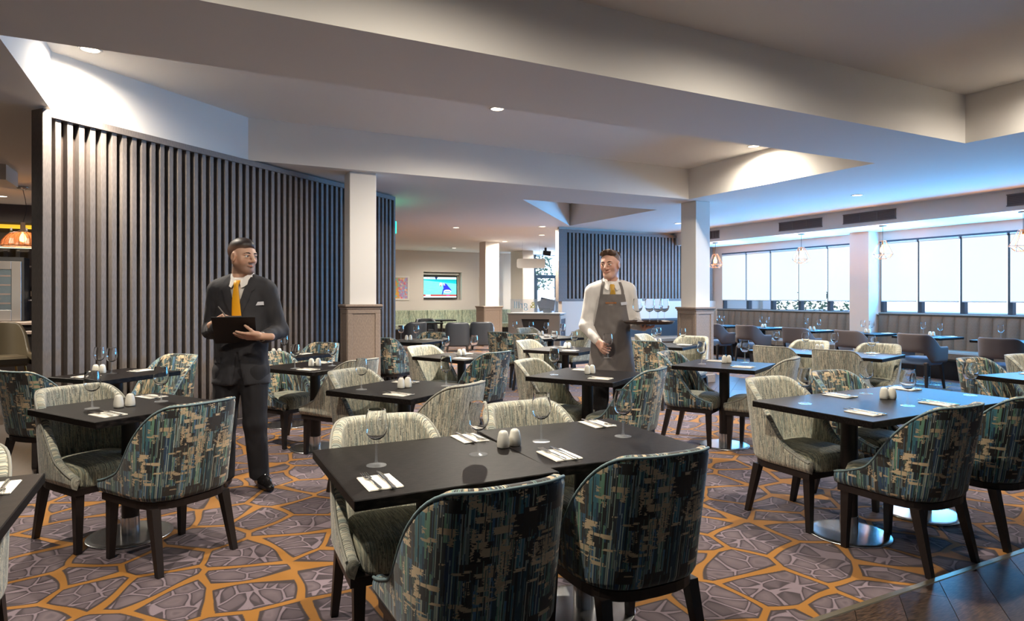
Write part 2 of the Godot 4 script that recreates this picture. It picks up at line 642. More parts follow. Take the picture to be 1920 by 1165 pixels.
# ---------------------------------------------------------------- the scene
func _ready() -> void:
	var cam := Camera3D.new()
	cam.name = "camera"
	add_child(cam)
	cam.position = Vector3(0, 1.39, 0)
	cam.rotation_degrees = Vector3(0, YAW, 0)
	cam.projection = Camera3D.PROJECTION_FRUSTUM
	cam.near = 0.05
	cam.far = 200.0
	cam.size = 0.05 * 1165.0 / 1209.0
	cam.frustum_offset = Vector2(0, -26.5 / 1209.0 * 0.05)
	cam.current = true

	var env := Environment.new()
	env.background_mode = Environment.BG_SKY
	var sm := ProceduralSkyMaterial.new()
	sm.sky_top_color = Color(0.42, 0.62, 0.92)
	sm.sky_horizon_color = Color(0.82, 0.91, 1.0)
	sm.ground_horizon_color = Color(0.80, 0.84, 0.86)
	sm.ground_bottom_color = Color(0.45, 0.46, 0.45)
	var sky := Sky.new()
	sky.sky_material = sm
	env.sky = sky
	env.background_energy_multiplier = 3.0
	env.ambient_light_source = Environment.AMBIENT_SOURCE_DISABLED
	env.tonemap_mode = Environment.TONE_MAPPER_LINEAR
	env.tonemap_exposure = 1.58
	env.sdfgi_enabled = true
	env.ssao_enabled = true
	env.ssil_enabled = true
	var we := WorldEnvironment.new()
	we.name = "environment"
	we.environment = env
	add_child(we)

	materials()
	more_materials()
	daylight()
	lamps()
	room()
	screens()
	window_wall()
	far_room()
	bar()
	dining()
	people()

const WARM := Color(1.0, 0.955, 0.885)
const DAY := Color(0.24, 0.69, 1.0)

# window bays (z from, z to) with a roller blind in each
const BAYS := [[-11.88, -11.1], [-11.1, -10.39], [-10.39, -9.65], [-9.65, -8.94], [-8.94, -8.24], [-7.80, -7.09], [-7.09, -6.37], [-6.37, -5.65], [-5.65, -4.93], [-4.93, -4.2], [-4.2, -3.5]]

# daylight through the blinds: each blind glows, with an area light of its size just in front
func daylight() -> void:
	M.blind = glow(Color(0.86, 0.95, 1.0), 0.72)
	M.blind.roughness = 0.9
	M.blind.albedo_color = rgb(104, 110, 114)
	M.blind_bar = mat(rgb(200, 214, 224), 0.5)
	for i in BAYS.size():
		var b = BAYS[i]
		var zc: float = (b[0] + b[1]) / 2.0
		var w: float = b[1] - b[0] - 0.05
		var side := "left-hand" if i < 5 else "right-hand"
		var k := i if i < 5 else i - 5
		var nth: String = ["first", "second", "third", "fourth", "fifth", "sixth"][k]
		var o := thing("roller_blind", "pale sunlit roller blind, %s from the left in the %s window" % [nth, side], "blind", Vector3(11.83, 1.30, zc), 0, "roller blinds on the window wall")
		var f := MB.new()
		f.box(Vector3(0, 0.56, 0), Vector3(0.006, 1.10, w))
		part("blind_cloth", f, M.blind, o)
		part("bottom_bar", bx(Vector3(0, 0.0, 0), Vector3(0.022, 0.022, w), 0.005), M.blind_bar, o)
		var t := MB.new()
		t.tube([Vector3(0, 1.10, -w / 2), Vector3(0, 1.10, w / 2)], 0.02, 8)
		part("roller", t, M.blind_bar, o)
		var l := AreaLight3D.new()
		l.name = "blind_light"
		l.area_size = Vector2(w, 1.06)
		l.light_color = DAY
		l.light_energy = 3.7 if i > 1 else 1.8
		l.light_size = 0.5
		l.shadow_enabled = true
		l.area_range = 40.0
		l.area_attenuation = 2.0
		o.add_child(l)
		l.position = Vector3(-0.02, 0.56, 0)
		l.rotation_degrees = Vector3(0, 90, 0)

# each fitting: a narrow beam and the wide spill of its reflector
func downlight(x: float, z: float, h: float, beam: float, spill: float, label: String) -> void:
	var o := thing("downlight", label, "downlight", Vector3(x, h, z), 0, "round recessed downlights in the ceiling")
	var r := MB.new()
	r.lathe([Vector3(0.070, 0.0, 0), Vector3(0.085, 0.0, 0), Vector3(0.085, -0.004, 0), Vector3(0.080, -0.007, 0), Vector3(0.070, -0.006, 0), Vector3(0.064, 0.0, 0)], 20)
	part("trim_ring", r, M.trim_white, o)
	var g := MB.new()
	g.lathe([Vector3(0.0, -0.003, 0), Vector3(0.067, -0.003, 0), Vector3(0.067, -0.001, 0), Vector3(0.0, -0.001, 0)], 20)
	part("lens", g, M.lens, o)
	for q in [[beam, 46.0], [spill, 86.0]]:
		if q[0] <= 0.0: continue
		var l := SpotLight3D.new()
		l.name = "lamp_light"
		l.light_color = WARM
		l.light_energy = q[0]
		l.spot_angle = q[1]
		l.spot_angle_attenuation = 0.75
		l.spot_range = 30.0
		l.spot_attenuation = 2.0
		l.light_size = 0.04
		l.shadow_enabled = true
		o.add_child(l, true)
		l.position = Vector3(0, -0.02, 0)
		l.rotation_degrees = Vector3(-90, 0, 0)

func lamps() -> void:
	M.bulb = glow(Color(1.0, 0.78, 0.45), 4.0)
	M.lens = glow(Color(1.0, 0.93, 0.82), 4.0)
	# the middle coffer: one row of three
	downlight(-0.69, -6.23, H2, 7, 3, "bright downlight in the coffer above the left end of the slat screen")
	downlight(2.98, -6.23, H2, 10, 6.5, "starry bright downlight at the middle of the coffer edge")
	downlight(6.78, -6.23, H2, 10, 3.5, "downlight in the coffer corner washing the right-hand fascia")
	# the near coffer, over the front tables
	for q in [[-0.75, -2.5, "left"], [1.2, -2.5, "centre"], [3.6, -2.5, "right"], [6.68, -2.5, "far right"]]:
		downlight(q[0], q[1], H2, 2.4, 3.2, "downlight in the near coffer above the %s of the front tables" % q[2])
	# soffit
	downlight(9.05, -6.33, H1, 3, 3, "downlight in the blue-lit soffit in front of the window wall")
	downlight(9.21, -10.47, H1, 5, 3.5, "downlight beside the top of the right-hand square pillar")
	downlight(5.37, -13.35, H1, 7, 8, "nearest downlight in the far lounge ceiling, left of the far pillar")
	downlight(7.58, -19.0, H1, 4, 3.5, "far lounge downlight above the wall television")
	downlight(7.93, -16.11, H1, 6, 3, "far lounge downlight just in front of the far pillar")
	downlight(6.97, -12.3, H1, 7, 8, "upper of two stacked downlights left of the far slat screen")
	downlight(7.93, -14.01, H1, 5, 6, "lower of two stacked downlights left of the far slat screen")
	downlight(10.9, -18.6, H1, 9, 6, "small downlight above the entrance doors")
	downlight(4.2, -18.9, H1, 4, 3.5, "far lounge downlight washing the wall beside the abstract print")
	downlight(-2.5, -12.3, H1, 6, 3, "downlight in the bar ceiling beyond the left edge of the slat screen")
	downlight(-3.4, -8.8, H1, 8, 7, "downlight in the bar ceiling out past the frame edge")

func ceiling_cut(c: CSGCombiner3D, poly: Array, called: String) -> void:
	var p := CSGPolygon3D.new()
	p.name = called
	p.polygon = PackedVector2Array(poly)
	p.depth = H2 - H1 + 0.02
	p.operation = CSGShape3D.OPERATION_SUBTRACTION
	p.rotation_degrees = Vector3(90, 0, 0)
	p.position = Vector3(0, H1 - 0.02, 0)
	c.add_child(p)

func planks(parent: Node3D, region: Array, y: float, width: float, length: float, ang: float) -> void:
	var d := Vector2(cos(ang), sin(ang)); var s := Vector2(-d.y, d.x)
	var c := Vector2.ZERO
	for p in region: c += p
	c /= region.size()
	rng.seed = 77
	for i in range(-14, 15):
		for j in range(-5, 6):
			var o := c + s * (i * width) + d * (j * length + (i % 3) * length * 0.37)
			var r := PackedVector2Array([o, o + d * (length - 0.003), o + d * (length - 0.003) + s * (width - 0.003), o + s * (width - 0.003)])
			for q in Geometry2D.intersect_polygons(r, PackedVector2Array(region)):
				if q.size() < 3: continue
				var area := 0.0
				for k in q.size(): area += q[k].cross(q[(k + 1) % q.size()])
				if absf(area) < 0.006: continue
				var m := MB.new()
				m.prism(Array(q), y, y + 0.004 + rng.randf() * 0.0006)
				part("plank", m, M["plank%d" % (rng.randi() % 3)], parent)

func room() -> void:
	# floor
	var fl := thing("floor", "restaurant floor of patterned carpet with wood walkways", "", Vector3.ZERO)
	fl.set_meta("kind", "structure")
	part("slab", bx(Vector3(2.75, -0.16, -8.1), Vector3(22.5, 0.30, 26.0)), M.sub, fl)
	for t in [[-1.05, -6.67, 4.8, 2048], [3.75, -6.67, 4.8, 2048], [8.55, -6.67, 4.8, 1024], [-1.05, -11.47, 4.8, 1024], [3.75, -11.47, 4.8, 1024], [8.55, -11.47, 4.8, 1024], [-1.05, -21.07, 9.6, 1024], [8.55, -21.07, 9.6, 1024]]:
		var m := MB.new()
		var x: float = t[0]; var z: float = t[1]; var s: float = t[2]
		m.v.append_array([Vector3(x, 0, z), Vector3(x + s, 0, z), Vector3(x + s, 0, z + s), Vector3(x, 0, z + s)])
		m.uv.append_array([Vector2(0, 0), Vector2(1, 0), Vector2(1, 1), Vector2(0, 1)])
		m.tri(0, 1, 2); m.tri(0, 2, 3)
		part("carpet", m, carpet(Vector2(x, z), s, t[3]), fl)
	for k in 3:
		var w: StandardMaterial3D = M.floor_wood.duplicate()
		w.albedo_color = [rgb(96, 74, 60), rgb(84, 66, 55), rgb(108, 84, 68)][k]
		w.uv1_offset = Vector3(k * 0.37, 0, k * 0.21)
		M["plank%d" % k] = w
	part("wood_base", bx(Vector3(2.8, -0.004, 1.2), Vector3(22, 0.008, 6.1)), M.sub, fl)
	part("wood_base", bx(Vector3(-4.6, -0.004, -9.4), Vector3(7.1, 0.008, 23.4)), M.floor_wood, fl)
	part("wood_base", bx(Vector3(7.4, 0.0, -7.5), Vector3(2.0, 0.004, 2.2)), M.sub, fl)
	planks(fl, [Vector2(1.6, -1.85), Vector2(5.4, -1.85), Vector2(5.4, -0.7), Vector2(1.6, -0.7)], 0.004, 0.2, 1.5, 2.45)
	planks(fl, [Vector2(6.4, -8.6), Vector2(8.4, -8.6), Vector2(8.4, -6.4), Vector2(6.4, -6.4)], 0.002, 0.24, 1.5, 2.45)
	var strip := part("edge_strip", bx(Vector3(4.0, 0.004, -1.87), Vector3(9.0, 0.012, 0.035), 0.004), M.brass, fl)
	strip.set_meta("label", "polished metal strip between carpet and wood floor")
	# ceiling with its three coffers
	var c := CSGCombiner3D.new()
	c.name = "ceiling"
	c.set_meta("kind", "structure")
	c.set_meta("label", "painted dropped ceiling with deep coffers")
	add_child(c)
	var slab := CSGBox3D.new()
	slab.name = "slab"
	slab.size = Vector3(22.5, 0.75, 26.0)
	slab.position = Vector3(2.75, H1 + 0.375, -8.1)
	c.add_child(slab)
	ceiling_cut(c, [Vector2(-0.98, -4.72), Vector2(7.07, -4.72), Vector2(7.07, -7.80), Vector2(0.63, -7.80), Vector2(-0.98, -6.42)], "coffer_middle")
	ceiling_cut(c, [Vector2(-4.5, -0.55), Vector2(6.95, -0.55), Vector2(6.95, -3.70), Vector2(-4.5, -3.70)], "coffer_near")
	ceiling_cut(c, [Vector2(4.75, -9.0), Vector2(7.43, -9.0), Vector2(7.43, -11.9)], "coffer_far")
	c.material_override = M.paint
	# outer walls
	setting("wall_left", bx(Vector3(-8.2, 1.5, -8.1), Vector3(0.3, 3.2, 26.0)), M.dark_wall)
	setting("wall_near", bx(Vector3(2.75, 1.5, 4.6), Vector3(22.5, 3.2, 0.3)), M.wall)
	# far lounge wall round a recess for the television
	var zb := -20.85
	setting("wall_far", bx(Vector3(-0.43, 1.5, zb), Vector3(15.16, 3.2, 0.3)), M.wall_far, "far lounge wall left of the television recess")
	setting("wall_far", bx(Vector3(9.97, 1.5, zb), Vector3(2.86, 3.2, 0.3)), M.wall_far, "far lounge wall right of the television recess")
	setting("wall_far", bx(Vector3(7.845, 0.58, zb), Vector3(1.39, 1.36, 0.3)), M.wall_far, "far lounge wall below the television")
	setting("wall_far", bx(Vector3(7.845, 2.66, zb), Vector3(1.39, 0.88, 0.3)), M.wall_far, "far lounge wall above the television")
	setting("wall_far", bx(Vector3(7.845, 1.75, -21.1), Vector3(1.6, 1.2, 0.2)), M.wall_far, "back of the television recess")
	setting("wall_lobby", bx(Vector3(13.65, 1.5, -16.6), Vector3(0.3, 3.2, 9.0)), M.wall)
	setting("wall_partition", bx(Vector3(12.6, 1.5, -12.35), Vector3(1.9, 3.2, 0.3)), M.wall)
	pillar("tall square pillar with panelled base at the end of the slat screen", 1.95, -8.045, 0.33, 0.29, 1.275, 0.40)
	pillar("tall square pillar with grey panelled base right of the waiter", 7.42, -8.03, 0.30, 0.35, 1.20, 0.37)
	pillar("distant square pillar with panelled base in the lounge", 7.66, -16.55, 0.42, 0.42, 1.10, 0.54)
	var pe := thing("pillar", "plain square pier beside the entrance doors", "pillar", Vector3(10.23, 0, -19.45))
	part("shaft", bx(Vector3(0, 1.46, 0), Vector3(0.40, 2.92, 0.90), 0.004), M.wall_far, pe)

# square shaft over a panelled dado with a cap and a plinth
func pillar(label: String, x: float, z: float, w: float, d: float, cap: float, base: float) -> void:
	var o := thing("pillar", label, "pillar", Vector3(x, 0, z))
	part("shaft", bx(Vector3(0, (cap + H1) / 2, 0), Vector3(w, H1 - cap, d), 0.006), M.paint, o)
	var b := base; var e := base + d - w
	part("dado", bx(Vector3(0, cap / 2, 0), Vector3(b, cap - 0.02, e), 0.004), M.dado, o)
	part("cap", bx(Vector3(0, cap, 0), Vector3(b + 0.07, 0.035, e + 0.07), 0.01), M.dado, o)
	part("cap_moulding", bx(Vector3(0, cap - 0.03, 0), Vector3(b + 0.035, 0.03, e + 0.035), 0.008), M.dado, o)
	part("plinth", bx(Vector3(0, 0.07, 0), Vector3(b + 0.05, 0.14, e + 0.05), 0.01), M.dado, o)
	var f := MB.new()
	for s in [[b, e, 0.0], [e, b, PI / 2], [b, e, PI], [e, b, -PI / 2]]:
		var t := Basis(Vector3.UP, s[2])
		var hw: float = s[0] / 2; var hd: float = s[1] / 2
		for q in [[Vector3(-hw + 0.03, (cap + 0.11) / 2, hd + 0.004), Vector3(0.06, cap - 0.302, 0.012)], [Vector3(hw - 0.03, (cap + 0.11) / 2, hd + 0.004), Vector3(0.06, cap - 0.302, 0.012)], [Vector3(0, cap - 0.07, hd + 0.004), Vector3(s[0], 0.05, 0.012)], [Vector3(0, 0.17, hd + 0.004), Vector3(s[0], 0.07, 0.012)]]:
			f.box(t * q[0], q[1], 0.003, t)
	part("panel_frame", f, M.dado, o)

# a screen of upright battens on a dark back, from a to b (x, z)
func slat_screen(label: String, a: Vector2, b: Vector2, y0: float, y1: float, pitch: float, w: float, depth: float, m: Material, end_w: float) -> Node3D:
	var d := b - a
	var n := int(d.length() / pitch)
	var o := thing("slat_screen", label, "partition", Vector3(a.x, 0, a.y), -rad_to_deg(atan2(d.y, d.x)))
	var L := d.length()
	var s := MB.new()
	s.box(Vector3(0, (y0 + y1) / 2, 0), Vector3(w, y1 - y0 - 0.08, depth), 0.002)
	var sm := s.done()
	part("back_panel", bx(Vector3(L / 2, (y0 + y1) / 2, -depth / 2 - 0.02), Vector3(L, y1 - y0, 0.04)), M.slat_back, o)
	part("top_rail", bx(Vector3(L / 2, y1 - 0.03, 0.004), Vector3(L, 0.06, depth + 0.02), 0.003), m, o)
	part("bottom_rail", bx(Vector3(L / 2, y0 + 0.03, 0.004), Vector3(L, 0.06, depth + 0.02), 0.003), m, o)
	part("end_post", bx(Vector3(0, (y0 + y1) / 2, -0.03), Vector3(end_w, y1 - y0, depth + 0.09), 0.003), m, o)
	part("end_post", bx(Vector3(L, (y0 + y1) / 2, -0.02), Vector3(end_w * 0.7, y1 - y0, depth + 0.06), 0.003), m, o)
	for i in range(1, n):
		var k := part("slat", sm, m, o)
		k.position = Vector3(L * i / n, 0, 0)
	return o

func screens() -> void:
	slat_screen("long dark screen of upright grey-brown wood slats behind the suited man", Vector2(-1.02, -6.36), Vector2(2.80, -9.53), 0.0, 2.90, 0.094, 0.046, 0.055, M.slat, 0.07)
	slat_screen("pale grey slatted screen above the low wall behind the waiter", Vector2(7.38, -12.15), Vector2(11.7, -12.15), 1.28, 2.86, 0.100, 0.058, 0.05, M.slat, 0.20)
	var w := thing("wall_low", "low beige wall below the far slatted screen", "", Vector3.ZERO)
	w.set_meta("kind", "structure")
	part("panel", bx(Vector3(9.6, 0.64, -12.17), Vector3(4.5, 1.28, 0.16)), M.wall, w)
	part("screen_infill", bx(Vector3(9.6, 2.10, -12.24), Vector3(4.5, 1.66, 0.06)), M.wall, w)

func window_wall() -> void:
	var X := 11.98
	var w := thing("wall_right", "window wall with two long windows over banquettes", "", Vector3.ZERO)
	w.set_meta("kind", "structure")
	part("spandrel", bx(Vector3(X, 0.525, -3.8), Vector3(0.26, 1.05, 17.0)), M.wall, w)
	part("lintel", bx(Vector3(X, 2.75, -3.8), Vector3(0.26, 0.64, 17.0)), M.wall, w)
	part("pier", bx(Vector3(X, 1.74, -12.1), Vector3(0.26, 1.4, 0.44)), M.wall, w)
	part("pier", bx(Vector3(X, 1.74, 0.6), Vector3(0.26, 1.4, 8.2)), M.wall, w)
	var p := thing("pillar", "broad square pier between the two windows", "pillar", Vector3(11.75, 0, -8.02))
	part("shaft", bx(Vector3(0, 1.31, 0), Vector3(0.46, 2.62, 0.40), 0.005), M.wall, p)
	setting("trim_1", bx(Vector3(11.30, 2.77, -3.8), Vector3(1.4, 0.30, 17.0)), M.paint, "long bulkhead above the windows")
	for win in [[1, -11.88, -8.22, 0, 5], [2, -7.82, -3.5, 5, 11]]:
		var o := thing("window_%d" % win[0], ["", "left-hand window of five blinds above the banquette", "right-hand window reaching out of frame above the banquette"][win[0]], "", Vector3.ZERO)
		o.set_meta("kind", "structure")
		var z0: float = win[1]; var z1: float = win[2]
		part("window_frame", bx(Vector3(11.93, 2.41, (z0 + z1) / 2), Vector3(0.09, 0.05, z1 - z0)), M.frame, o)
		part("window_frame", bx(Vector3(11.93, 1.07, (z0 + z1) / 2), Vector3(0.09, 0.05, z1 - z0)), M.frame, o)
		part("sill", bx(Vector3(11.84, 1.055, (z0 + z1) / 2), Vector3(0.20, 0.03, z1 - z0), 0.004), M.trim_white, o)
		part("blind_box", bx(Vector3(11.86, 2.43, (z0 + z1) / 2), Vector3(0.05, 0.04, z1 - z0)), M.frame, o)
		for i in range(win[3], win[4]):
			part("mullion", bx(Vector3(11.93, 1.74, BAYS[i][0]), Vector3(0.11, 1.32, 0.07), 0.003), M.frame, o)
			part("pane", bx(Vector3(11.95, 1.74, (BAYS[i][0] + BAYS[i][1]) / 2), Vector3(0.006, 1.30, BAYS[i][1] - BAYS[i][0] - 0.05)), M.pane, o)
		part("mullion", bx(Vector3(11.93, 1.74, z1 - 0.02), Vector3(0.11, 1.32, 0.055), 0.003), M.frame, o)
	# air grilles in the bulkhead
	for q in [[-10.99, -10.72, "far-left"], [-9.08, -8.12, "second"], [-7.67, -6.72, "third"], [-5.07, -4.1, "right-hand edge"]]:
		var o := thing("air_grille", "dark slotted air grille in the window bulkhead, the %s one" % q[2], "vent", Vector3(10.595, 2.775, (q[0] + q[1]) / 2), 0, "air grilles along the bulkhead")
		var L: float = q[1] - q[0]
		part("backing", bx(Vector3(0, 0, 0), Vector3(0.008, 0.15, L)), M.grille, o)
		var f := MB.new()
		f.box(Vector3(-0.006, 0.08, 0), Vector3(0.014, 0.016, L + 0.03), 0.002); f.box(Vector3(-0.006, -0.08, 0), Vector3(0.014, 0.016, L + 0.03), 0.002)
		for k in 4: f.box(Vector3(-0.006, 0, -L / 2 + L * k / 3.0), Vector3(0.014, 0.16, 0.014), 0.002)
		part("frame", f, M.vent, o)
		for k in 6:
			part("louvre", bx(Vector3(-0.005, -0.06 + k * 0.024, 0), Vector3(0.010, 0.006, L)), M.vent, o)
	# banquettes
	for b in [[-11.95, -8.26, "left-hand"], [-7.78, -3.3, "right-hand"]]:
		var o := thing("banquette", "long grey-brown banquette with upright channels below the %s window" % b[2], "bench", Vector3(0, 0, 0))
		var L: float = b[1] - b[0]; var zc: float = (b[0] + b[1]) / 2
		part("plinth", bx(Vector3(11.55, 0.16, zc), Vector3(0.44, 0.32, L)), M.black_wood, o)
		part("seat", bx(Vector3(11.50, 0.40, zc), Vector3(0.56, 0.15, L), 0.03), M.channel, o)
		part("back_board", bx(Vector3(11.80, 0.76, zc), Vector3(0.06, 0.60, L)), M.channel, o)
		part("top_roll", bx(Vector3(11.775, 1.065, zc), Vector3(0.11, 0.05, L), 0.02), M.channel, o)
		var n := int(L / 0.19)
		var pad := MB.new()
		var rows := []
		var pw := L / n
		for i in 9:
			var y := 0.46 + 0.59 * i / 8.0
			var row := PackedVector3Array()
			for k in 9:
				var t := k / 8.0
				row.append(Vector3(11.765 - 0.055 * (1.0 - 0.8 * i / 8.0) - 0.035 * sqrt(maxf(0.0, sin(PI * t))) * minf(1.0, (8.0 - i) * 0.5 + 0.3), y, (t - 0.5) * pw))
			rows.append(row)
		pad.grid(rows)
		var pm := pad.done()
		for i in n:
			var k := part("back_channel", pm, M.channel, o)
			k.position.z = b[0] + (i + 0.5) * pw
	# cage pendants
	var cage := pendant()
	var at := [[-11.06, "partly hidden behind the pillar"], [-8.75, "in front of the left-hand window"], [-7.09, "in front of the pier between the windows"], [-4.98, "at the right-hand frame edge"]]
	for i in 4:
		var lb: String = "copper wire cage pendant lamp with bare bulb, " + at[i][1]
		var p2 := Vector3(10.82, 2.62, at[i][0])
		if i == 0:
			cage.position = p2; cage.set_meta("label", lb)
		else:
			copy(cage, "cage_pendant", lb, p2, 20.0 * i)
	# ground, hedge and light outside
	setting("ground", bx(Vector3(40, -0.25, -8), Vector3(55, 0.2, 90)), M.paving, "pale paving outside the windows")
	setting("ground", bx(Vector3(5, -0.25, -46), Vector3(70, 0.2, 50)), M.paving, "pale paving outside the entrance")
	rng.seed = 5
	for q in [[-13.0, 5.0, "left-hand"], [-4.6, 4.2, "right-hand"]]:
		var h := MB.new()
		blob_hedge(h, Vector3(15.5, 0.75, q[0]), Vector3(0.6, 0.8, q[1] / 2), 2600, 0.06)
		var g := lone("hedge", h, M.hedge, "clipped green hedge outside the %s window" % q[2], "hedge")

func blob_hedge(h: MB, c: Vector3, r: Vector3, n: int, s: float) -> void:
	for i in n:
		var p := c + Vector3(rng.randf_range(-1, 1), rng.randf_range(-1, 1), rng.randf_range(-1, 1)) * r
		var b := Basis.from_euler(Vector3(rng.randf() * TAU, rng.randf() * TAU, rng.randf() * TAU))
		var e := s * rng.randf_range(0.6, 1.3)
		h.face([p + b * Vector3(-e, 0, 0), p + b * Vector3(0, 0.1 * e, -e * 0.5), p + b * Vector3(e, 0, 0), p + b * Vector3(0, 0.1 * e, e * 0.5)])

func pendant() -> Node3D:
	var o := thing("cage_pendant", "-", "pendant lamp", Vector3.ZERO, 0, "wire cage pendants by the windows")
	var r := MB.new()
	r.lathe([Vector3(0, 0, 0), Vector3(0.06, 0, 0), Vector3(0.06, -0.018, 0), Vector3(0.02, -0.024, 0), Vector3(0, -0.024, 0)], 18)
	part("ceiling_rose", r, M.rose, o)
	var c := MB.new()
	c.tube([Vector3(0, -0.02, 0), Vector3(0, -0.27, 0)], 0.004, 6)
	part("cable", c, M.black, o)
	var h := MB.new()
	h.lathe([Vector3(0, -0.26, 0), Vector3(0.014, -0.26, 0), Vector3(0.02, -0.275, 0), Vector3(0.02, -0.33, 0), Vector3(0, -0.33, 0)], 12)
	part("lamp_holder", h, M.copper, o)
	var w := MB.new()
	var n := 6
	for k in n:
		var a := TAU * k / n; var b := TAU * (k + 1) / n; var m := (a + b) / 2
		var top := Vector3(cos(a) * 0.055, -0.265, sin(a) * 0.055); var top2 := Vector3(cos(b) * 0.055, -0.265, sin(b) * 0.055)
		var wide := Vector3(cos(a) * 0.17, -0.50, sin(a) * 0.17); var wide2 := Vector3(cos(b) * 0.17, -0.50, sin(b) * 0.17)
		var low := Vector3(cos(m) * 0.10, -0.575, sin(m) * 0.10); var low2 := Vector3(cos(m + TAU / n) * 0.10, -0.575, sin(m + TAU / n) * 0.10)
		for e in [[top, top2], [top, wide], [wide, wide2], [wide, low], [wide2, low], [low, low2], [top, Vector3(0, -0.262, 0)]]:
			w.tube(e, 0.0045, 5, false)
	part("wire_cage", w, M.copper, o)
	var g := MB.new()
	g.lathe([Vector3(0, -0.325, 0), Vector3(0.013, -0.33, 0), Vector3(0.018, -0.36, 0), Vector3(0.04, -0.40, 0), Vector3(0.044, -0.43, 0), Vector3(0.034, -0.46, 0), Vector3(0.0, -0.475, 0)], 14)
	part("bulb", g, M.bulb, o)
	var l := OmniLight3D.new()
	l.name = "bulb_light"
	l.light_color = Color(1.0, 0.68, 0.36)
	l.light_energy = 0.35
	l.omni_range = 20.0
	l.omni_attenuation = 2.0
	l.light_size = 0.03
	l.shadow_enabled = true
	o.add_child(l)
	l.position = Vector3(0, -0.42, 0)
	return o

# ---------------------------------------------------------------- lounge, desk and bar
func screen_picture() -> ImageTexture:
	var im := Image.create(256, 152, false, Image.FORMAT_RGB8)
	im.fill(rgb(120, 236, 224))
	rng.seed = 31
	for i in 300:
		var y := rng.randi_range(24, 132)
		im.fill_rect(Rect2i(rng.randi_range(0, 250), y, rng.randi_range(8, 40), 2), rgb(rng.randi_range(104, 140), rng.randi_range(226, 244), rng.randi_range(214, 236)))
	im.fill_rect(Rect2i(0, 0, 256, 16), rgb(214, 250, 252))
	for x in 256:
		var t := x / 255.0
		im.fill_rect(Rect2i(x, 16, 1, int(9 + 24 * t)), rgb(10, 190, 200))
		im.fill_rect(Rect2i(x, 18, 1, int(3 + 9 * t)), rgb(20, 176, 180))
	im.fill_rect(Rect2i(22, 4, 14, 5), rgb(220, 150, 170)); im.fill_rect(Rect2i(46, 4, 38, 5), rgb(140, 160, 190))
	for k in 9: im.fill_rect(Rect2i(86 + k, 0, 22 - 2 * k, 2 + 2 * k), rgb(16, 40, 92))
	# a crouching golfer
	for y in 52:
		var t := y / 51.0
		im.fill_rect(Rect2i(int(150 + 6 * t), 48 + y, int(26 + 38 * t), 1), rgb(44, 52, 206))
	for y in 18: im.fill_rect(Rect2i(148 + int(y * 0.4), 44 + y, 14, 1), rgb(196, 190, 244))
	for y in 28:
		var e := sqrt(maxf(0.0, 1.0 - pow((y - 14) / 14.0, 2)))
		im.fill_rect(Rect2i(int(134 - 12 * e), 40 + y, int(24 * e), 1), rgb(246, 246, 250))
		im.fill_rect(Rect2i(int(186 - 32 * e), 92 + y, int(62 * e), 1), rgb(232, 240, 250))
	im.fill_rect(Rect2i(128, 58, 8, 12), rgb(150, 110, 100))
	im.fill_rect(Rect2i(164, 106, 44, 6), rgb(66, 150, 214))
	for y in 40: im.fill_rect(Rect2i(int(150 - y * 0.25), 88 + y, 9, 1), rgb(34, 52, 176))
	im.fill_rect(Rect2i(0, 130, 256, 11), rgb(190, 62, 62)); im.fill_rect(Rect2i(14, 130, 40, 11), rgb(240, 214, 226))
	im.fill_rect(Rect2i(0, 141, 256, 11), rgb(226, 244, 250)); im.fill_rect(Rect2i(176, 130, 26, 11), rgb(212, 70, 140))
	im.resize(112, 66, Image.INTERPOLATE_LANCZOS)
	im.resize(448, 266, Image.INTERPOLATE_CUBIC)
	return ImageTexture.create_from_image(im)

func print_picture(kind: int) -> ImageTexture:
	var im := Image.create(128, 128, false, Image.FORMAT_RGB8)
	rng.seed = 40 + kind
	if kind == 0:
		im.fill(rgb(214, 186, 110))
		for i in 700:
			var x := rng.randi_range(0, 127); var y := rng.randi_range(0, 127)
			var a: Color = [rgb(226, 178, 70), rgb(140, 196, 176), rgb(230, 150, 100)][rng.randi() % 3]
			if x > 60: a = [rgb(178, 150, 200), rgb(220, 120, 140), rgb(150, 180, 220), rgb(230, 200, 180)][rng.randi() % 4]
			im.fill_rect(Rect2i(x, y, rng.randi_range(4, 18), rng.randi_range(3, 12)), a)
	else:
		im.fill(rgb(226, 220, 220))
		for i in 420:
			var y := int(pow(rng.randf(), 1.7) * 110)
			var a: Color = [rgb(196, 70, 110), rgb(220, 120, 140), rgb(120, 76, 96), rgb(200, 160, 176)][rng.randi() % 4]
			if y > 60: a = [rgb(206, 198, 204), rgb(190, 184, 190), rgb(230, 226, 226)][rng.randi() % 3]
			im.fill_rect(Rect2i(rng.randi_range(0, 120), y, rng.randi_range(4, 14), rng.randi_range(6, 24)), a)
	im.resize(26, 26, Image.INTERPOLATE_LANCZOS)
	im.resize(256, 256, Image.INTERPOLATE_CUBIC)
	return ImageTexture.create_from_image(im)

func flat_picture(w: float, h: float) -> MB:
	var m := MB.new()
	m.v.append_array([Vector3(-w / 2, h / 2, 0), Vector3(w / 2, h / 2, 0), Vector3(w / 2, -h / 2, 0), Vector3(-w / 2, -h / 2, 0)])
	m.uv.append_array([Vector2(0, 0), Vector2(1, 0), Vector2(1, 1), Vector2(0, 1)])
	m.tri(0, 1, 2); m.tri(0, 2, 3)
	return m

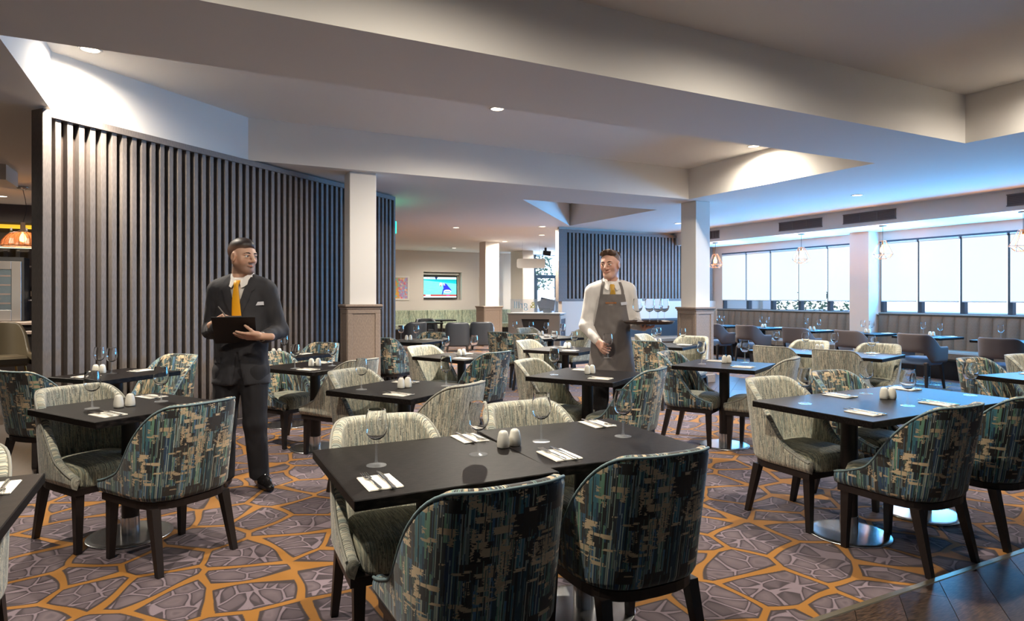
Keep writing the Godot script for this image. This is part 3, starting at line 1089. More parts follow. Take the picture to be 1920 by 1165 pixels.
func framed(called: String, label: String, at: Vector3, w: float, h: float, kind: int) -> void:
	var o := thing(called, label, "picture", at)
	var f := MB.new()
	var t := 0.055
	f.box(Vector3(0, h / 2 - t / 2, 0.015), Vector3(w, t, 0.03), 0.004); f.box(Vector3(0, -h / 2 + t / 2, 0.015), Vector3(w, t, 0.03), 0.004)
	f.box(Vector3(w / 2 - t / 2, 0, 0.015), Vector3(t, h - 2 * t, 0.03), 0.004); f.box(Vector3(-w / 2 + t / 2, 0, 0.015), Vector3(t, h - 2 * t, 0.03), 0.004)
	part("frame", f, M.trim_white, o)
	var p := mat(Color.WHITE, 0.8)
	p.albedo_texture = print_picture(kind)
	var c := part("print", flat_picture(w - 2 * t, h - 2 * t), p, o)
	c.position.z = 0.012
	part("backing", bx(Vector3(0, 0, 0.004), Vector3(w - 0.02, h - 0.02, 0.006)), M.trim_white, o)

func lettering(text: String, size: float, depth: float, font := "Droid Sans", bold := false) -> TextMesh:
	var t := TextMesh.new()
	var f := SystemFont.new()
	f.font_names = PackedStringArray([font])
	if bold: f.font_weight = 700
	t.font = f
	t.text = text
	t.font_size = 32
	t.pixel_size = size / 32.0
	t.depth = depth
	return t

func far_room() -> void:
	# television in its recess
	var tv := thing("television", "wall television in a recess showing a crouching golfer on green", "television", Vector3(7.80, 1.70, -20.88))
	part("casing", bx(Vector3(0, 0, 0), Vector3(1.26, 0.78, 0.07), 0.01), M.black, tv)
	var sc := mat(Color.BLACK, 0.4)
	sc.emission_enabled = true
	sc.emission = Color.WHITE
	sc.emission_operator = BaseMaterial3D.EMISSION_OP_MULTIPLY
	sc.emission_texture = screen_picture()
	sc.emission_energy_multiplier = 1.0
	part("screen", flat_picture(1.19, 0.70), sc, tv).position.z = 0.037
	var al := AreaLight3D.new()
	al.name = "screen_light"
	al.area_size = Vector2(1.19, 0.70)
	al.light_color = Color(0.5, 0.95, 0.95)
	al.light_energy = 0.12
	al.area_range = 20.0
	al.shadow_enabled = true
	tv.add_child(al)
	al.position.z = 0.05
	al.rotation_degrees.y = 180
	part("sound_bar", bx(Vector3(0, 0.45, 0.03), Vector3(1.36, 0.04, 0.08), 0.01), M.trim_white, tv)
	framed("picture", "abstract orange and lilac print in a white frame left of the television", Vector3(6.28, 1.66, -20.70), 0.72, 0.80, 0)
	framed("picture", "narrow pink and grey print in a white frame right of the far pillar", Vector3(9.45, 1.66, -20.70), 0.52, 0.78, 1)
	# patterned banquette along the far wall
	var b := thing("banquette", "patterned teal banquette along the far lounge wall", "bench", Vector3(0, 0, 0))
	part("seat", bx(Vector3(6.6, 0.40, -20.25), Vector3(7.6, 0.16, 0.6), 0.03), M.blocks_soft, b)
	part("plinth", bx(Vector3(6.6, 0.16, -20.3), Vector3(7.5, 0.32, 0.5)), M.black_wood, b)
	for k in 12:
		var p := part("back_panel", bx(Vector3(3.1 + 0.632 * k, 0.70, -20.55), Vector3(0.625, 0.46, 0.14), 0.02), M.blocks_soft, b)
		p.name = "back_panel_%03d" % (k + 1)
	# leather tub chairs and low tables
	var tub := tub_chair()
	var L := ["dark blue-grey leather tub chair nearest the slat screen end", "dark leather tub chair, left one of the pair seen from behind", "dark leather tub chair beside the far pillar, right one of the pair", "black leather tub chair half hidden right of the far pillar"]
	var P := [Vector3(5.25, 0, -15.9), Vector3(6.15, 0, -15.2), Vector3(6.85, 0, -15.25), Vector3(9.1, 0, -16.3)]
	var R := [12.0, -20.0, -28.0, 150.0]
	for i in 4:
		if i == 0:
			tub.position = P[0]; tub.rotation.y = deg_to_rad(R[0]); tub.set_meta("label", L[0])
		else:
			copy(tub, "tub_chair", L[i], P[i], R[i])
	copy(tub, "tub_chair", "black leather tub chair facing the camera across the lounge table", Vector3(6.25, 0, -17.9), 168)
	var lt := MB.new()
	for q in [[Vector3(5.9, 0, -16.8), "left of the leather chair pair"], [Vector3(7.0, 0, -18.6), "behind the leather chair pair"]]:
		var t := thing("lounge_table", "low dark lounge table " + q[1], "table", q[0])
		part("tabletop", bx(Vector3(0, 0.66, 0), Vector3(0.7, 0.04, 0.7), 0.006), M.table, t)
		var c := MB.new(); c.lathe([Vector3(0.04, 0.02, 0), Vector3(0.04, 0.64, 0)], 14)
		part("column", c, M.black_wood, t)
		var s := MB.new(); s.lathe([Vector3(0, 0, 0), Vector3(0.22, 0, 0), Vector3(0.22, 0.015, 0), Vector3(0, 0.03, 0)], 24)
		part("base", s, M.steel, t)
	# entrance glazing
	var d := thing("door_1", "glazed entrance door under a tall fanlight", "", Vector3(0, 0, -20.8))
	d.set_meta("kind", "structure")
	for x in [11.45, 12.45, 13.45]:
		part("door_frame", bx(Vector3(x, 1.46, 0), Vector3(0.09, 2.92, 0.10), 0.004), M.frame, d)
	part("transom", bx(Vector3(12.45, 2.12, 0), Vector3(2.0, 0.12, 0.12), 0.004), M.frame, d)
	for x in [11.95, 12.95]:
		part("pane", bx(Vector3(x, 2.55, 0), Vector3(0.92, 0.74, 0.01)), M.pane, d)
		part("pane", bx(Vector3(x, 1.06, 0), Vector3(0.78, 1.9, 0.01)), M.pane, d)
		for s in [-1, 1]:
			part("stile", bx(Vector3(x + s * 0.42, 1.05, 0.01), Vector3(0.09, 2.04, 0.06), 0.004), M.frame, d)
		part("handle", bx(Vector3(x + 0.36, 1.1, 0.06), Vector3(0.02, 0.5, 0.03), 0.006), M.steel, d)
	var dl := AreaLight3D.new()
	dl.name = "entrance_daylight"; dl.area_size = Vector2(1.8, 2.6); dl.light_color = Color(0.62, 0.82, 1.0); dl.light_energy = 14.0; dl.area_range = 40.0; dl.area_attenuation = 2.0; dl.shadow_enabled = true
	d.add_child(dl); dl.position = Vector3(12.45, 1.5, 0.12); dl.rotation_degrees.y = 180
	rng.seed = 8
	for q in [[Vector3(12.2, 1.2, -25.5), "left"], [Vector3(14.6, 2.3, -27.5), "right"]]:
		var t := thing("tree", "leafy green tree seen through the entrance glass, the %s one" % q[1], "tree", Vector3.ZERO, 0, "trees outside the entrance")
		var h := MB.new()
		blob_hedge(h, q[0] + Vector3(0, 0.9, 0), Vector3(1.3, 1.5, 0.9), 2200, 0.09)
		part("foliage", h, M.hedge, t)
		var tr := MB.new()
		tr.tube([q[0] * Vector3(1, 0, 1) + Vector3(0, -0.15, 0), q[0] + Vector3(0, 0.5, 0)], 0.08, 8)
		part("trunk", tr, M.black_wood, t)
	# hanging sign, camera, exit sign
	var hs := thing("hanging_sign", "blank white rounded sign board hung on wires from the far ceiling", "sign", Vector3(8.6, 2.31, -15.8), YAW)
	var sb := MB.new()
	var poly := []
	for k in 24:
		var t := TAU * k / 24
		poly.append(Vector2(signf(cos(t)) * 0.34 + cos(t) * 0.055, signf(sin(t)) * 0.08 + sin(t) * 0.055))
	sb.prism(poly, -0.012, 0.012)
	part("board", sb, M.white, hs).rotation_degrees.x = 90
	for x in [-0.24, 0.24]:
		var wr := MB.new(); wr.tube([Vector3(x, 0.12, 0), Vector3(x, 0.61, 0)], 0.0025, 5)
		part("wire", wr, M.steel, hs)
	var cc := thing("security_camera", "small black security camera on the ceiling above the hanging sign", "camera", Vector3(10.1, 2.92, -17.6))
	part("mount", bx(Vector3(0, -0.06, 0), Vector3(0.06, 0.12, 0.06), 0.01), M.black, cc)
	var cb := MB.new(); cb.tube([Vector3(-0.10, -0.16, 0.02), Vector3(0.12, -0.19, 0.10)], [0.07, 0.08], 12)
	part("body", cb, M.black, cc)
	var ex := thing("exit_sign", "green illuminated exit sign edge at the end of the slat screen", "sign", Vector3(2.93, 2.52, -10.35), YAW)
	part("lit_panel", bx(Vector3(0, 0, 0), Vector3(0.34, 0.20, 0.03), 0.004), M.exit_green, ex)
	part("hanger", bx(Vector3(0, 0.25, 0), Vector3(0.03, 0.30, 0.02)), M.steel, ex)
	var eg := OmniLight3D.new()
	eg.name = "exit_light"; eg.light_color = Color(0.1, 1.0, 0.75); eg.light_energy = 0.03; eg.light_size = 0.1; eg.shadow_enabled = true; eg.omni_range = 12
	ex.add_child(eg); eg.position = Vector3(0, 0, 0.12)
	host_desk()
	# dark bench and round table below the slatted screen
	var db := thing("banquette", "dark banquette with pale seat below the far slatted screen", "bench", Vector3.ZERO)
	part("back", bx(Vector3(10.1, 0.62, -12.0), Vector3(2.9, 0.5, 0.14), 0.04), M.leather, db)
	part("seat", bx(Vector3(10.1, 0.40, -11.72), Vector3(2.9, 0.12, 0.5), 0.03), M.channel, db)
	part("plinth", bx(Vector3(10.1, 0.16, -11.75), Vector3(2.8, 0.32, 0.42)), M.black_wood, db)

func tub_chair() -> Node3D:
	var o := thing("tub_chair", "-", "armchair", Vector3.ZERO, 0, "leather tub chairs in the lounge")
	var m := MB.new()
	shell(m, 0.31, 0.27, -0.02, 0.27, 2.6, func(z, _w): return lerpf(0.60, 0.74, smoothstep(-0.1, 0.2, z)), func(_z, _w): return 0.13, 0.085, 0.02, 0.0, 1.0)
	part("shell", m, M.leather, o)
	part("seat", bx(Vector3(0, 0.36, -0.04), Vector3(0.46, 0.16, 0.46), 0.03), M.leather, o)
	part("front", bx(Vector3(0, 0.21, -0.24), Vector3(0.46, 0.16, 0.05), 0.01), M.leather, o)
	for x in [-1, 1]:
		for z in [-1, 1]:
			var l := MB.new(); l.bar(Vector3(x * 0.24, 0.14, z * 0.22), Vector3(x * 0.26, 0.0, z * 0.25), 0.045, 0.032)
			part("leg", l, M.black_wood, o)
	return o

func host_desk() -> void:
	var o := thing("host_desk", "taupe reception desk with a dark tapering recess and blue side", "desk", Vector3(6.02, 0, -10.95), -42)
	var w := 1.02; var h := 1.04
	part("body", bx(Vector3(0, h / 2, -0.30), Vector3(w - 0.04, h - 0.02, 0.55)), M.desk_dark, o)
	var f := MB.new()
	for q in [[Vector2(-0.51, 0.0), Vector2(-0.02, 0.0), Vector2(-0.25, 0.95), Vector2(-0.51, 0.95)], [Vector2(0.20, 0.0), Vector2(0.51, 0.0), Vector2(0.51, 0.95), Vector2(0.31, 0.95)], [Vector2(-0.51, 0.95), Vector2(0.51, 0.95), Vector2(0.51, 1.04), Vector2(-0.51, 1.04)]]:
		f.prism(q, -0.02, 0.02)
	var fp := part("front_panel", f, M.desk, o)
	fp.rotation_degrees.x = -90
	fp.position.z = 0.0
	part("groove", bx(Vector3(-0.37, 0.56, 0.021), Vector3(0.30, 0.008, 0.003), 0.0), M.black, o).rotation.z = 0.0
	part("top", bx(Vector3(0, h + 0.01, -0.27), Vector3(w + 0.04, 0.03, 0.62), 0.006), M.white, o)
	var sp := MB.new()
	for q in [[Vector3(0.515, 0.52, -0.03), Vector3(0.02, 1.0, 0.06)], [Vector3(0.515, 0.52, -0.56), Vector3(0.02, 1.0, 0.06)], [Vector3(0.515, 0.985, -0.3), Vector3(0.02, 0.07, 0.5)], [Vector3(0.515, 0.06, -0.3), Vector3(0.02, 0.1, 0.5)]]:
		sp.box(q[0], q[1], 0.003)
	part("side_frame", sp, M.desk, o)
	part("side_panel", bx(Vector3(0.508, 0.5, -0.3), Vector3(0.012, 0.9, 0.48)), M.frame_dark, o)
	# glass sign on the desk, read from behind
	var g := thing("glass_sign", "clear glass sign with mirrored pale lettering standing on the reception desk", "sign", Vector3(6.02, 1.066, -10.95), -42)
	part("glass", bx(Vector3(0.0, 0.135, -0.05), Vector3(0.96, 0.27, 0.008)), M.clear_sign, g)
	var t := part("lettering", lettering("grill", 0.17, 0.004), M.letter_pale, g)
	t.scale = Vector3(-1, 1, 1); t.position = Vector3(-0.27, 0.15, -0.04)
	var a := part("lettering", lettering("&", 0.15, 0.004), M.letter_yellow, g)
	a.scale = Vector3(-1, 1, 1); a.position = Vector3(-0.03, 0.15, -0.04)
	# till
	var k := thing("till", "black touch-screen till on the reception desk beside the glass sign", "till", Vector3(6.02, 1.066, -10.95), -42)
	part("stand", bx(Vector3(0.2, 0.05, -0.34), Vector3(0.16, 0.10, 0.14), 0.01), M.black, k)
	var s := MB.new()
	s.box(Vector3.ZERO, Vector3(0.30, 0.24, 0.03), 0.008)
	var sp2 := part("screen", s, M.till, k)
	sp2.position = Vector3(0.2, 0.17, -0.34); sp2.rotation_degrees = Vector3(-28, 24, -14)
	var s2 := part("rear_display", bx(Vector3.ZERO, Vector3(0.2, 0.22, 0.04), 0.008), M.black, k)
	s2.position = Vector3(0.10, 0.15, -0.38); s2.rotation_degrees = Vector3(20, 20, 18)

func bottle(m: Material, label: String, at: Vector3) -> void:
	var o := thing("bottle", label, "bottle", at, 0, "bottles on the bar shelf")
	var b := MB.new()
	b.lathe([Vector3(0, 0, 0), Vector3(0.036, 0, 0), Vector3(0.038, 0.01, 0), Vector3(0.038, 0.19, 0), Vector3(0.03, 0.22, 0), Vector3(0.014, 0.245, 0), Vector3(0.013, 0.30, 0), Vector3(0.0, 0.305, 0)], 14)
	part("glass_body", b, m, o)
	var l := MB.new(); l.lathe([Vector3(0.0385, 0.05, 0), Vector3(0.0385, 0.14, 0)], 14)
	part("paper_label", l, M.linen, o)
	var c := MB.new(); c.lathe([Vector3(0.0145, 0.265, 0), Vector3(0.0145, 0.312, 0), Vector3(0, 0.313, 0)], 10)
	part("cap", c, M.linen, o)

func bar() -> void:
	var Z := -13.55
	setting("wall_bar", bx(Vector3(-4.4, 1.5, Z - 0.35), Vector3(7.2, 3.2, 0.2)), M.dark_wall, "dark back wall of the bar")
	setting("trim_2", bx(Vector3(-3.4, 2.77, Z + 0.0), Vector3(5.0, 0.30, 0.5)), M.dark_wall, "dark bulkhead above the bar shelves")
	setting("trim_3", bx(Vector3(-3.45, 2.84, -9.6), Vector3(3.2, 0.2, 0.6)), M.paint, "painted downstand beam over the bar seats")
	var c := thing("back_bar", "pale topped bar counter below the wine fridge", "bar counter", Vector3(0, 0, 0))
	part("counter_top", bx(Vector3(-3.4, 0.95, Z + 0.35), Vector3(4.4, 0.05, 0.7), 0.008), M.dado, c)
	part("counter_front", bx(Vector3(-3.4, 0.46, Z + 0.33), Vector3(4.3, 0.92, 0.55)), M.black_wood, c)
	part("lower_rail", bx(Vector3(-3.4, 0.80, Z + 0.66), Vector3(4.3, 0.06, 0.06), 0.01), M.dado, c)
	c = thing("bar_shelving", "lit bottle shelf on the dark striped bar wall", "shelf", Vector3.ZERO)
	part("shelf", bx(Vector3(-3.4, 2.22, Z + 0.05), Vector3(4.4, 0.025, 0.3), 0.004), M.white, c)
	part("shelf_light", bx(Vector3(-3.4, 2.20, Z + 0.19), Vector3(4.4, 0.012, 0.012)), glow(Color(0.8, 0.9, 0.75), 0.7), c)
	part("bulkhead_light", bx(Vector3(-3.4, 2.59, Z - 0.18), Vector3(4.4, 0.07, 0.03)), glow(Color(1.0, 0.78, 0.22), 0.6), c)
	for k in 9:
		part("back_stripe", bx(Vector3(-3.6 + k * 0.17, 2.03, Z - 0.235), Vector3(0.055, 0.32, 0.02)), M.desk_dark if k % 2 else M.channel, c)
	var lt := AreaLight3D.new()
	lt.name = "shelf_glow"; lt.area_size = Vector2(4.2, 0.08); lt.light_color = Color(1, 0.85, 0.5); lt.light_energy = 0.25; lt.area_range = 8; lt.shadow_enabled = true
	c.add_child(lt); lt.position = Vector3(-3.4, 2.58, Z - 0.14); lt.rotation_degrees = Vector3(-60, 180, 0)
	var gm := [mat(rgb(24, 36, 26), 0.15), mat(rgb(60, 66, 40), 0.15), mat(rgb(30, 24, 26), 0.15)]
	var xs := [-2.87, -2.61, -2.40, -2.28]
	for i in xs.size():
		bottle(gm[i % 3], "dark glass bottle on the lit bar shelf, %s from the left" % ["first", "second", "third", "fourth"][i], Vector3(xs[i], 2.233, Z + 0.08))
	for i in 3:
		bottle(gm[2], "dark wine bottle right of the wine fridge, %s from the left" % ["first", "second", "third"][i], Vector3(-2.33 + i * 0.085, 1.34, Z - 0.05))
	part("bottle_ledge", bx(Vector3(-2.2, 1.325, Z - 0.05), Vector3(0.6, 0.02, 0.24)), M.white, c)
	# wine fridge
	var f := thing("wine_fridge", "steel framed wine fridge with blue-lit glass door on the bar counter", "fridge", Vector3(-2.88, 0.976, Z + 0.22))
	part("cabinet", bx(Vector3(0, 0.53, -0.05), Vector3(1.0, 1.06, 0.40), 0.006), M.black, f)
	var fr := MB.new()
	for q in [[Vector3(-0.42, 0.5, 0.17), Vector3(0.13, 0.98, 0.03)], [Vector3(0.40, 0.5, 0.17), Vector3(0.13, 0.98, 0.03)], [Vector3(-0.01, 0.925, 0.17), Vector3(0.688, 0.13, 0.03)], [Vector3(-0.01, 0.10, 0.17), Vector3(0.688, 0.18, 0.03)]]:
		fr.box(q[0], q[1], 0.004)
	part("door_frame", fr, M.steel_soft, f)
	part("inner_glow", bx(Vector3(-0.02, 0.53, 0.155), Vector3(0.70, 0.68, 0.006)), M.fridge_dark, f)
	for k in 4:
		part("bottle_rack", bx(Vector3(-0.02, 0.30 + k * 0.15, 0.163), Vector3(0.68, 0.025, 0.01)), M.copper_dark, f)
	part("blue_lamp", bx(Vector3(-0.08, 0.80, 0.168), Vector3(0.22, 0.03, 0.006)), glow(Color(0.4, 0.75, 1.0), 0.9), f)
	part("door_glass", bx(Vector3(-0.02, 0.53, 0.176), Vector3(0.70, 0.68, 0.004)), M.pane, f)
	# ribbed pendant over the bar seats
	var p := thing("bar_pendant", "ribbed glass dome pendant glowing over the bar at left", "pendant lamp", Vector3(-2.02, H1, -11.1))
	var r := MB.new(); r.lathe([Vector3(0, 0, 0), Vector3(0.075, 0, 0), Vector3(0.07, -0.03, 0), Vector3(0.02, -0.045, 0), Vector3(0, -0.045, 0)], 18)
	part("ceiling_rose", r, M.chrome, p)
	var cb := MB.new(); cb.tube([Vector3(0, -0.04, 0), Vector3(0.03, -0.18, 0.01), Vector3(0.045, -0.32, 0), Vector3(0.01, -0.47, 0), Vector3(0, -0.52, 0)], 0.004, 6)
	part("cable", cb, M.black, p)
	var hd := MB.new(); hd.lathe([Vector3(0, -0.50, 0), Vector3(0.03, -0.50, 0), Vector3(0.03, -0.60, 0), Vector3(0.06, -0.62, 0), Vector3(0.05, -0.64, 0), Vector3(0, -0.64, 0)], 16)
	part("lamp_holder", hd, M.chrome, p)
	var sh := MB.new()
	var rows := []
	for i in 9:
		var t := i / 8.0
		var row := PackedVector3Array()
		for k in 73:
			var a := TAU * k / 72
			var rr := (0.05 + 0.19 * sin(t * PI / 2)) * (1.0 + 0.03 * cos(a * 24))
			row.append(Vector3(cos(a) * rr, -0.63 - 0.20 * (1.0 - cos(t * PI / 2)), sin(a) * rr))
		rows.append(row)
	sh.grid(rows, true)
	var shade := part("ribbed_shade", sh, M.shade_glass, p)
	var rb := MB.new()
	for k in 24:
		var pts := []
		for i in 9: pts.append(rows[i][k * 3] * Vector3(1.005, 1, 1.005))
		rb.tube(pts, 0.0028, 5, false)
	part("ribs", rb, M.copper_dark, shade)
	var rg := MB.new()
	var ring := []
	for k in 41: ring.append(Vector3(cos(TAU * k / 40) * 0.242, -0.832, sin(TAU * k / 40) * 0.242))
	rg.tube(ring, 0.006, 6, false)
	part("rim", rg, M.copper, p)
	var bl := MB.new(); bl.lathe([Vector3(0, -0.64, 0), Vector3(0.02, -0.66, 0), Vector3(0.045, -0.72, 0), Vector3(0.035, -0.76, 0), Vector3(0, -0.775, 0)], 14)
	part("bulb", bl, M.bulb, p)
	var ol := OmniLight3D.new()
	ol.name = "bulb_light"; ol.light_color = Color(1, 0.7, 0.4); ol.light_energy = 0.3; ol.light_size = 0.03; ol.omni_range = 15; ol.shadow_enabled = true
	p.add_child(ol); ol.position = Vector3(0, -0.72, 0)
	# bar armchair
	var s := thing("bar_chair", "olive leather bar chair with brass legs at the left edge", "chair", Vector3(-2.0, 0, -9.75), 205)
	var m := MB.new()
	shell(m, 0.29, 0.26, 0.0, 0.26, 2.6, func(z, _w): return lerpf(0.70, 1.07, smoothstep(-0.12, 0.2, z)), func(_z, _w): return 0.56, 0.045, 0.05, 0.01, 1.0)
	part("shell", m, M.olive, s)
	part("seat", bx(Vector3(0, 0.61, -0.03), Vector3(0.48, 0.12, 0.44), 0.03), M.olive, s)
	for x in [-1, 1]:
		for z in [-1, 1]:
			var l := MB.new(); l.tube([Vector3(x * 0.20, 0.57, z * 0.18), Vector3(x * 0.27, 0.0, z * 0.25)], 0.012, 8)
			part("leg", l, M.gold, s)
	var fr2 := MB.new(); fr2.tube([Vector3(-0.25, 0.2, -0.23), Vector3(0.25, 0.2, -0.23)], 0.01, 8)
	part("foot_rail", fr2, M.gold, s)

# ---------------------------------------------------------------- dining furniture
func resample(P: PackedVector2Array, n: int) -> PackedVector2Array:
	var total := 0.0
	for i in P.size() - 1: total += P[i].distance_to(P[i + 1])
	var out := PackedVector2Array([P[0]])
	var want := total / (n - 1)
	var run := 0.0
	for i in P.size() - 1:
		var L := P[i].distance_to(P[i + 1])
		while L > 0.0 and run + L >= want * out.size() and out.size() < n - 1:
			out.append(P[i].lerp(P[i + 1], (want * out.size() - run) / L))
		run += L
	out.append(P[P.size() - 1])
	return out

# upholstered wrap-round shell: open at the front (-z), high at the back (+z)
func shell(m: MB, w: float, df: float, z0: float, db: float, n: float, top: Callable, bottom: Callable, th: float, lean: float, flare: float, tile: float) -> Array:
	var P := PackedVector2Array()
	for i in 7: P.append(Vector2(-w, lerpf(-df, z0, i / 7.0)))
	for i in 121:
		var t := PI - PI * i / 120.0
		var c := cos(t); var s := sin(t)
		P.append(Vector2(w * signf(c) * pow(absf(c), 2.0 / n), z0 + db * pow(maxf(s, 0.0), 2.0 / n)))
	for i in 7: P.append(Vector2(w, lerpf(z0, -df, (i + 1) / 7.0)))
	P = resample(P, 60)
	var rim := []
	var rows := []; var uvs := []
	var s := 0.0
	for i in P.size():
		var d := (P[mini(i + 1, P.size() - 1)] - P[maxi(i - 1, 0)]).normalized()
		var nn := Vector2(d.y, -d.x)
		if nn.dot(P[i] - Vector2(0, z0 - 0.05)) < 0: nn = -nn
		if i > 0: s += P[i].distance_to(P[i - 1])
		var wb := smoothstep(z0, z0 + db, P[i].y)
		var yt: float = top.call(P[i].y, wb); var yb: float = bottom.call(P[i].y, wb)
		var r := th * 0.5
		var row := PackedVector3Array(); var uvr := PackedVector2Array()
		var prof := []
		prof.append([yb, -0.03]); prof.append([yb + 0.012, -0.008])
		for k in 7: prof.append([lerpf(yb + 0.035, yt - r, k / 6.0), 0.0])
		for k in 4:
			var a := PI * (k + 1) / 5.0
			prof.append([yt - r + sin(a) * r, -(1.0 - cos(a)) * r])
		for k in 6: prof.append([lerpf(yt - r, yb + 0.06, k / 5.0), -th])
		var run := 0.0; var ly: float = prof[0][0]
		for q in prof:
			var y: float = q[0]
			run += absf(y - ly); ly = y
			var f := (y - 0.36) / 0.5
			var p := P[i] + nn * (float(q[1]) + flare * f * (1.0 - wb))
			row.append(Vector3(p.x, y, p.y + lean * wb * f))
			uvr.append(Vector2(s / tile, run / tile))
		rows.append(row); uvs.append(uvr)
		rim.append(row[9] + Vector3(0, 0.004, 0))
	m.grid(rows, false, uvs)
	for e in [0, rows.size() - 1]:
		var pts := []
		for p in rows[e]: pts.append(p)
		var b := m.v.size()
		var c := Vector3.ZERO
		for p in pts: c += p
		c /= pts.size()
		m.v.append(c + Vector3(0, 0, -0.012)); m.uv.append(Vector2(0.1, 0.1))
		for p in pts:
			m.v.append(p); m.uv.append(Vector2(p.x / tile, p.y / tile))
		for k in pts.size(): m.tri(b, b + 1 + k, b + 1 + (k + 1) % pts.size())
	return rim

func cushion(m: MB, cx: Vector3, hx: float, hz: float, y0: float, y1: float, tile: float) -> void:
	var rows := []; var uvs := []
	for q in [[0.0, y1 + 0.012], [0.45, y1 + 0.010], [0.75, y1 + 0.003], [0.90, y1 - 0.006], [0.97, y1 - 0.02], [1.0, y1 - 0.04], [1.0, y0 + 0.015], [0.975, y0]]:
		var row := PackedVector3Array(); var ur := PackedVector2Array()
		for k in 33:
			var t := TAU * k / 32
			var c := cos(t); var s := sin(t)
			var mm := 1.0 / pow(pow(absf(c), 5.0) + pow(absf(s), 5.0), 0.2)
			var p := cx + Vector3(c * mm * hx * q[0], q[1], s * mm * hz * q[0])
			row.append(p)
			ur.append(Vector2(p.x / tile, (p.z + (y1 - p.y) * (1 if q[1] < y1 - 0.03 else 0)) / tile))
		rows.append(row); uvs.append(ur)
	m.grid(rows, true, uvs)

func dining_chair(called: String, fabric: Material, seat: Material, piping: Material, tile: float) -> Node3D:
	var o := thing(called, "-", "chair", Vector3.ZERO)
	var m := MB.new()
	var top := func(z, _w):
		var arm := lerpf(0.425, 0.525, smoothstep(-0.30, 0.06, z))
		return lerpf(arm, 0.850, smoothstep(-0.105, 0.212, z))
	var rim := shell(m, 0.250, 0.265, -0.02, 0.255, 3.0, top, func(_z, _w): return 0.352, 0.052, 0.085, 0.014, tile)
	var sh := part("shell", m, fabric, o)
	var pp := MB.new()
	pp.tube(rim, 0.0058, 6)
	part("piping", pp, piping, sh)
	var c := MB.new()
	cushion(c, Vector3(0, 0, -0.055), 0.194, 0.222, 0.355, 0.468, tile)
	part("seat", c, seat, o)
	var f := MB.new()
	var poly := []
	for i in 17:
		var t := PI - PI * i / 16.0
		poly.append(Vector2(0.232 * signf(cos(t)) * pow(absf(cos(t)), 0.67), -0.02 + 0.240 * pow(maxf(sin(t), 0.0), 0.67)))
	poly.append(Vector2(0.232, -0.255)); poly.append(Vector2(-0.232, -0.255))
	f.prism(poly, 0.318, 0.354)
	part("rail", f, M.black_wood, o)
	for q in [[-1, -1], [1, -1], [-1, 1], [1, 1]]:
		var l := MB.new()
		var back: bool = q[1] > 0
		l.bar(Vector3(q[0] * 0.195, 0.325, -0.222 if not back else 0.15), Vector3(q[0] * (0.20 if not back else 0.21), 0.0, -0.232 if not back else 0.225), 0.046, 0.030)
		part("leg", l, M.black_wood, o)
	return o

func bench_chair() -> Node3D:
	var o := thing("armchair", "-", "armchair", Vector3.ZERO)
	var m := MB.new()
	var top := func(z, _w): return lerpf(0.64, 0.83, smoothstep(-0.08, 0.18, z))
	var bot := func(z, _w): return lerpf(0.40, 0.545, smoothstep(0.10, 0.22, z))
	shell(m, 0.265, 0.24, 0.0, 0.245, 2.7, top, bot, 0.048, 0.05, 0.02, 1.0)
	part("shell", m, M.plain, o)
	var c := MB.new()
	cushion(c, Vector3(0, 0, -0.02), 0.232, 0.235, 0.37, 0.47, 1.0)
	part("seat", c, M.blue_cloth, o)
	part("rail", bx(Vector3(0, 0.385, -0.01), Vector3(0.44, 0.05, 0.42), 0.01), M.plain, o)
	for q in [[-1, -1], [1, -1], [-1, 1], [1, 1]]:
		var l := MB.new()
		l.bar(Vector3(q[0] * 0.20, 0.39, q[1] * 0.18), Vector3(q[0] * 0.225, 0.0, q[1] * 0.225), 0.045, 0.026)
		part("leg", l, M.black_wood, o)
	return o

func dining_table(label: String, x: float, z: float, a: float, w: float, d: float) -> void:
	var o := thing("dining_table", label, "table", Vector3(x, 0, z), a)
	part("tabletop", bx(Vector3(0, 0.737, 0), Vector3(w, 0.036, d), 0.003), M.table, o)
	part("support_plate", bx(Vector3(0, 0.711, 0), Vector3(minf(w, d) * 0.55, 0.016, minf(w, d) * 0.55), 0.003), M.black_wood, o)
	var n := 2 if maxf(w, d) > 1.2 else 1
	for i in n:
		var off := Vector3.ZERO
		if n == 2: off = (Vector3(1, 0, 0) if w > d else Vector3(0, 0, 1)) * (i - 0.5) * maxf(w, d) * 0.5
		var c := MB.new()
		c.lathe([Vector3(0.046, 0.09, 0), Vector3(0.046, 0.705, 0)], 20, off)
		var col := part("column", c, M.black_wood, o)
		var s := MB.new()
		s.lathe([Vector3(0.050, 0.012, 0), Vector3(0.050, 0.112, 0), Vector3(0.046, 0.114, 0)], 24, off)
		part("steel_sleeve", s, M.steel, col)
		var b := MB.new()
		b.lathe([Vector3(0, 0, 0), Vector3(0.222, 0.0, 0), Vector3(0.225, 0.004, 0), Vector3(0.222, 0.011, 0), Vector3(0.19, 0.014, 0), Vector3(0, 0.019, 0)], 48, off)
		part("disc_base", b, M.steel, o)

var glass0: Node3D
var fork0: Mesh
var knife0: Mesh
var napkin0: Mesh
var shaker0: Node3D

